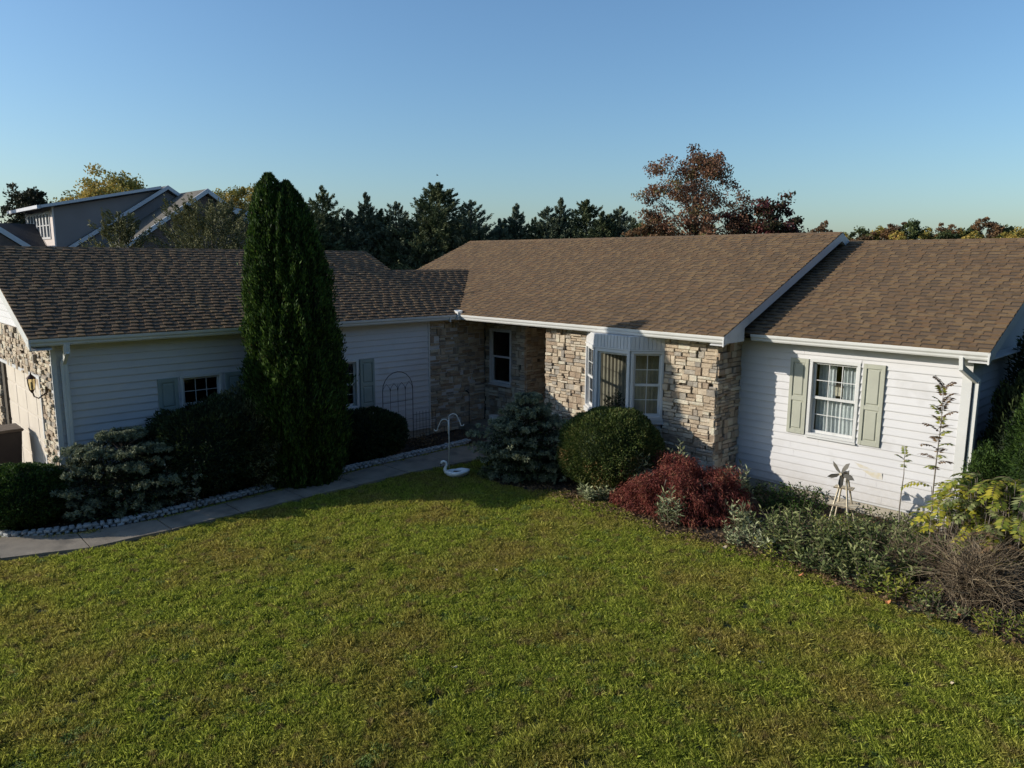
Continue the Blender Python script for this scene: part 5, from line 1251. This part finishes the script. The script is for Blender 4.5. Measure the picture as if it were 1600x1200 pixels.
# ------------------------------------------------------------------ lawn: grass tufts instanced on scattered points
def grassmat(name, blue=False):
    m = bpy.data.materials.new(name); nt, out = nodes_of(m); N = nt.nodes; L = nt.links
    geo = N.new('ShaderNodeNewGeometry'); at = N.new('ShaderNodeAttribute'); at.attribute_name = 'tone'
    def nz(s, d=4):
        n = N.new('ShaderNodeTexNoise'); n.inputs['Scale'].default_value = s; n.inputs['Detail'].default_value = d; L.new(geo.outputs['Position'], n.inputs['Vector']); return n.outputs[0]
    def ramp(x, cols, p0=.3, p1=.7):
        r = N.new('ShaderNodeValToRGB'); e = r.color_ramp.elements
        while len(e) < len(cols): e.new(.5)
        for i, c in enumerate(cols): e[i].position = p0 + (p1 - p0) * i / (len(cols) - 1)
        for i, c in enumerate(cols): e[i].color = (*c, 1)
        L.new(x, r.inputs[0]); return r.outputs[0]
    def mixc(f, a, b_):
        mx = N.new('ShaderNodeMix'); mx.data_type = 'RGBA'; L.new(f, mx.inputs[0]); L.new(a, mx.inputs[6]); L.new(b_, mx.inputs[7]); return mx.outputs[2]
    if blue: c = ramp(at.outputs['Fac'], [(.10, .15, .025), (.20, .27, .055), (.32, .38, .11)], .1, .9)
    else:
        green = ramp(at.outputs['Fac'], [(.07, .095, .014), (.34, .40, .045), (.64, .66, .12)], .1, .9)
        dry = ramp(at.outputs['Fac'], [(.12, .10, .022), (.42, .36, .068), (.62, .53, .16)], .1, .9)
        f1 = N.new('ShaderNodeMapRange'); L.new(nz(.9, 6), f1.inputs[0]); f1.inputs[1].default_value = .44; f1.inputs[2].default_value = .66
        c = mixc(f1.outputs[0], green, dry)
        f2 = N.new('ShaderNodeMapRange'); L.new(nz(7, 3), f2.inputs[0]); f2.inputs[1].default_value = .55; f2.inputs[2].default_value = .72
        brown = ramp(at.outputs['Fac'], [(.14, .10, .035), (.30, .22, .085), (.42, .33, .15)], .1, .9)
        c = mixc(f2.outputs[0], c, brown)
    b = N.new('ShaderNodeBsdfPrincipled'); b.inputs['Roughness'].default_value = .6; b.inputs['Specular IOR Level'].default_value = .3; L.new(c, b.inputs['Base Color'])
    t = N.new('ShaderNodeBsdfTranslucent'); L.new(c, t.inputs[0]); mx = N.new('ShaderNodeMixShader'); mx.inputs[0].default_value = .45
    L.new(b.outputs[0], mx.inputs[1]); L.new(t.outputs[0], mx.inputs[2]); L.new(mx.outputs[0], out.inputs[0]); return m
GRASS = grassmat('grass_blade'); CLOV = grassmat('clover_leaf', True)
tc = bpy.data.collections.new('tuft_shapes')
def tuft(n, R, h, w, seed, m, clover=False):
    rng = np.random.default_rng(seed); V = []; F = []
    for i in range(n):
        a = rng.uniform(0, 6.283); r = R * math.sqrt(rng.random()); x, y = r * math.cos(a), r * math.sin(a)
        if clover:
            z = h * rng.uniform(.4, 1); q = w * rng.uniform(.6, 1.2); ang = rng.uniform(0, 6.28); tx, ty = rng.normal() * .8, rng.normal() * .8
            P = [(x + q * math.cos(ang + k * math.pi / 2), y + q * math.sin(ang + k * math.pi / 2), z + q * (tx * math.cos(k * math.pi / 2) + ty * math.sin(k * math.pi / 2))) for k in range(4)]
        else:
            hh = h * rng.uniform(.45, 1.15); b_ = rng.uniform(0, 6.283); ln = hh * abs(rng.normal()) * .55; c_ = rng.uniform(0, 6.283); ww = w * rng.uniform(.7, 1.3)
            dx, dy = ww * math.cos(c_) / 2, ww * math.sin(c_) / 2; ox, oy = ln * math.cos(b_), ln * math.sin(b_)
            P = [(x - dx, y - dy, -.005), (x + dx, y + dy, -.005), (x + ox * .4 + dx * .8, y + oy * .4 + dy * .8, hh * .6), (x + ox, y + oy, hh)]
        b0 = len(V); V += P; F.append((b0, b0 + 1, b0 + 2, b0 + 3))
    me = bpy.data.meshes.new('grass_tuft'); me.from_pydata(V, [], F); me.materials.append(m)
    a_ = me.attributes.new('tone', 'FLOAT', 'FACE'); a_.data.foreach_set('value', np.clip(rng.normal(.45, .32, len(F)), 0, 1).astype(np.float32))
    o = bpy.data.objects.new('grass_tuft', me); tc.objects.link(o); return o
for k in range(5): tuft(80, .06, (.030, .038, .046, .034, .052)[k], .0046, 200 + k, GRASS)
for k in range(2): tuft(60, .055, .038, .007, 300 + k, CLOV, True)
gn = bpy.data.node_groups.new('scatter_grass', 'GeometryNodeTree')
gn.interface.new_socket('Geometry', in_out='INPUT', socket_type='NodeSocketGeometry'); gn.interface.new_socket('Geometry', in_out='OUTPUT', socket_type='NodeSocketGeometry')
gi = gn.nodes.new('NodeGroupInput'); go = gn.nodes.new('NodeGroupOutput'); ip = gn.nodes.new('GeometryNodeInstanceOnPoints'); ci = gn.nodes.new('GeometryNodeCollectionInfo')
ci.inputs['Collection'].default_value = tc; ci.inputs['Separate Children'].default_value = True; ci.inputs['Reset Children'].default_value = True
ip.inputs['Pick Instance'].default_value = True
def nattr(nm, ty):
    n = gn.nodes.new('GeometryNodeInputNamedAttribute'); n.data_type = ty; n.inputs['Name'].default_value = nm; return n.outputs[0]
gn.links.new(gi.outputs[0], ip.inputs['Points']); gn.links.new(ci.outputs[0], ip.inputs['Instance'])
gn.links.new(nattr('kind_index', 'INT'), ip.inputs['Instance Index']); gn.links.new(nattr('turn', 'FLOAT_VECTOR'), ip.inputs['Rotation']); gn.links.new(nattr('size', 'FLOAT_VECTOR'), ip.inputs['Scale'])
gn.links.new(ip.outputs[0], go.inputs[0])
def scatter(name, X, Y, Z, idx, S, label):
    n = len(X); me = bpy.data.meshes.new(name); me.vertices.add(n); me.vertices.foreach_set('co', np.stack([X, Y, Z], 1).astype(np.float32).ravel())
    a_ = me.attributes.new('kind_index', 'INT', 'POINT'); a_.data.foreach_set('value', idx.astype(np.int32))
    R3 = np.stack([RNG.normal(size=n) * .08, RNG.normal(size=n) * .08, RNG.uniform(0, 6.283, n)], 1).astype(np.float32)
    a_ = me.attributes.new('turn', 'FLOAT_VECTOR', 'POINT'); a_.data.foreach_set('vector', R3.ravel())
    a_ = me.attributes.new('size', 'FLOAT_VECTOR', 'POINT'); a_.data.foreach_set('vector', S.astype(np.float32).ravel())
    o = bpy.data.objects.new(name, me); link(o); md = o.modifiers.new('scatter', 'NODES'); md.node_group = gn
    return tag(o, label, 'grass', kind='stuff')
PATHPOLY = PIN + POUT[::-1]
def lawn_points(n, x0, x1, y0, y1):
    X = RNG.uniform(x0, x1, n); Y = RNG.uniform(y0, y1, n)
    wob = .06 * np.sin(X * 9) + .05 * np.sin(X * 23 + Y * 7)
    k = ~inpoly(X, Y + wob, BED_R) & ~inpoly(X - .05 - .05 * np.sin(Y * 5) * np.sin(Y * 17), Y, PATHPOLY) & ~inpoly(X, Y, BED_L) & ~((X < 1.0) & (Y > -8.5)) & ~((X < 7) & (Y > .2)) & ~((X > -7.5) & (X < .0) & (Y > -12.4)) & ~((X > 6) & (X < 10.3) & (Y > 1.0))
    return X[k], Y[k]
X1, Y1 = lawn_points(112000, -.5, 16.5, -11.6, -.5)
# only what lies in front of the camera and beyond the nearest metres
fwd = (X1 - CAMLOC[0]) * -.7216 + (Y1 - CAMLOC[1]) * .6923; lat = (X1 - CAMLOC[0]) * .6923 + (Y1 - CAMLOC[1]) * .7216
k = (fwd > 3.6) & (np.abs(lat) < fwd * .80 + 2.6); X1, Y1 = X1[k], Y1[k]
Pn = np.stack([X1, Y1, np.zeros(len(X1))], 1); n1 = vnoise(Pn, 1.1, 4.0); n2 = vnoise(Pn, 3.7, 9.0)
idx = RNG.integers(0, 5, len(X1)); cl = (vnoise(Pn, 6.5, 44.0) + n1 * .5 + RNG.normal(size=len(X1)) * .25) > .78; idx[cl] = RNG.integers(5, 7, cl.sum())
hz = RNG.uniform(.6, 1.25, len(X1)) * (1 + .35 * np.clip(n2, -.6, .8)); S = np.stack([np.ones(len(X1)) * 1.0, np.ones(len(X1)), hz], 1) * RNG.uniform(.85, 1.2, (len(X1), 1))
big = RNG.random(len(X1)) < .0016; S[big] *= 1.35
thin = RNG.random(len(X1)) > np.clip((vnoise(Pn, 2.6, 31.0) - .22) * 2.6 , 0, .6)
scatter('grass', X1[thin], Y1[thin], np.full(thin.sum(), .0), idx[thin], S[thin], 'patchy green and straw-coloured lawn grass across the foreground')
X2, Y2 = lawn_points(9000, 11.8, 20, -2.2, 9)
scatter('grass', X2, Y2, X2 * 0, RNG.integers(0, 5, len(X2)), np.ones((len(X2), 3)) * 1.6, 'rough shaded grass beyond the right end of the house')

X3, Y3 = lawn_points(60000, -22, 34, -27, 6); fwd = (X3 - CAMLOC[0]) * -.7216 + (Y3 - CAMLOC[1]) * .6923; lat = (X3 - CAMLOC[0]) * .6923 + (Y3 - CAMLOC[1]) * .7216
inner = (fwd > 3.6) & (np.abs(lat) < fwd * .80 + 2.6) & (X3 > -.5) & (X3 < 16.5) & (Y3 > -11.6); X3, Y3 = X3[~inner], Y3[~inner]; k = ~((X3 > -7.2) & (X3 < .3) & (Y3 > -12.6)) & ~((X3 < 0) & (X3 > -7) & (Y3 > -8.6)); X3, Y3 = X3[k], Y3[k]
scatter('grass', X3, Y3, X3 * 0, RNG.integers(0, 5, len(X3)), np.ones((len(X3), 3)) * np.array([2.6, 2.6, 1.7]), 'rougher lawn grass spreading out round the yard and driveway')

# leaf litter and mulch crumbs on the beds, single fallen leaves on the lawn
def litter(name, poly, n, x0, x1, y0, y1, L_, m, label, edge=None):
    X = RNG.uniform(x0, x1, n); Y = RNG.uniform(y0, y1, n); k = inpoly(X, Y, poly)
    if edge is not None: k = k & edge(X, Y)
    X, Y = X[k], Y[k]; n = len(X); D = rnd_dirs(n); D[:, 2] *= .35
    V, F = leaf_arrays(np.stack([X, Y, RNG.uniform(.015, .045, n)], 1), D, L_ * RNG.uniform(.5, 1.3, n), L_ * .5)
    return tag(npmesh(name, V, F, RNG.random(n), m), label, 'leaf litter', kind='stuff')
litter('leaf_litter', BED_R, 14000, 2.4, 14.4, -2.3, 1.5, .06, BRNL, 'brown leaf litter and bark crumbs on the right planting bed')
litter('leaf_litter', BED_L, 3500, -.4, 1.3, -9.3, .3, .05, BRNL, 'dark leaf litter on the bed beside the garage wing')
X = RNG.uniform(4, 12.5, 4200); Y = -1.72 + RNG.normal(size=4200) * .16; D = rnd_dirs(4200); D[:, 2] *= .4
V, F = leaf_arrays(np.stack([X, Y, RNG.uniform(.02, .06, 4200)], 1), D, .06 * RNG.uniform(.5, 1.2, 4200), .025)
tag(npmesh('dry_grass_edge', V, F, RNG.random(4200), BRNL), 'dry brown thatch along the ragged edge of the right bed', 'leaf litter', kind='stuff')
FL = mat('fallen_leaf_orange', (.50, .20, .07), (.38, .15, .06), 20, .8); FP = mat('fallen_leaf_pale', (.58, .48, .33), (.45, .36, .24), 20, .8)
def fallen(x, y, s, m, label, rz, z=.05):
    b = MB(); n = 9; P = [(0, 0, .012)]
    for i in range(n):
        a = 2 * math.pi * i / n; r = s * (1 if i % 2 else .62) * (1.25 if i == 0 else 1); P.append((r * math.cos(a), r * math.sin(a) * .8, .02 * math.sin(a * 2) * s / .05 + .004))
    b.poly(P, m, [(0, 1 + i, 1 + (i + 1) % n) for i in range(n)]); b.tube([(-s, 0, 0), (-s * 1.7, .01, .01)], .002, m, 3)
    o = b.build('fallen_leaf'); o.location = (x, y, z); o.rotation_euler = (.2, -.15, rz); tag(o, label, 'fallen leaf', 'single fallen leaves on the grass')
for a in ((9.35, -2.02, .05, FL, 'orange-brown fallen leaf at the bed edge below the grey-green mounds', 1), (11.08, -1.75, .09, FL, 'largest curled orange leaf under the front of the large twiggy bush', 2), (6.5, -4.78, .028, FP, 'tiny pale leaf in the middle of the lawn', 3),
          (10.02, -4.39, .03, FP, 'small pale leaf on the right part of the lawn', 4), (11.5, -3.38, .03, FP, 'pale straw-like leaf nearest the right edge of the lawn', 5), (10.4, -2.0, .05, FL, 'pinkish leaf on the brown patch left of the twiggy bush', 6),
          (7.98, -6.69, .025, FP, 'tiny tan leaf low in the lawn centre', 7), (8.15, -1.9, .05, FP, 'pale leaf at the lawn edge right of the red maple', .4)): fallen(*a)
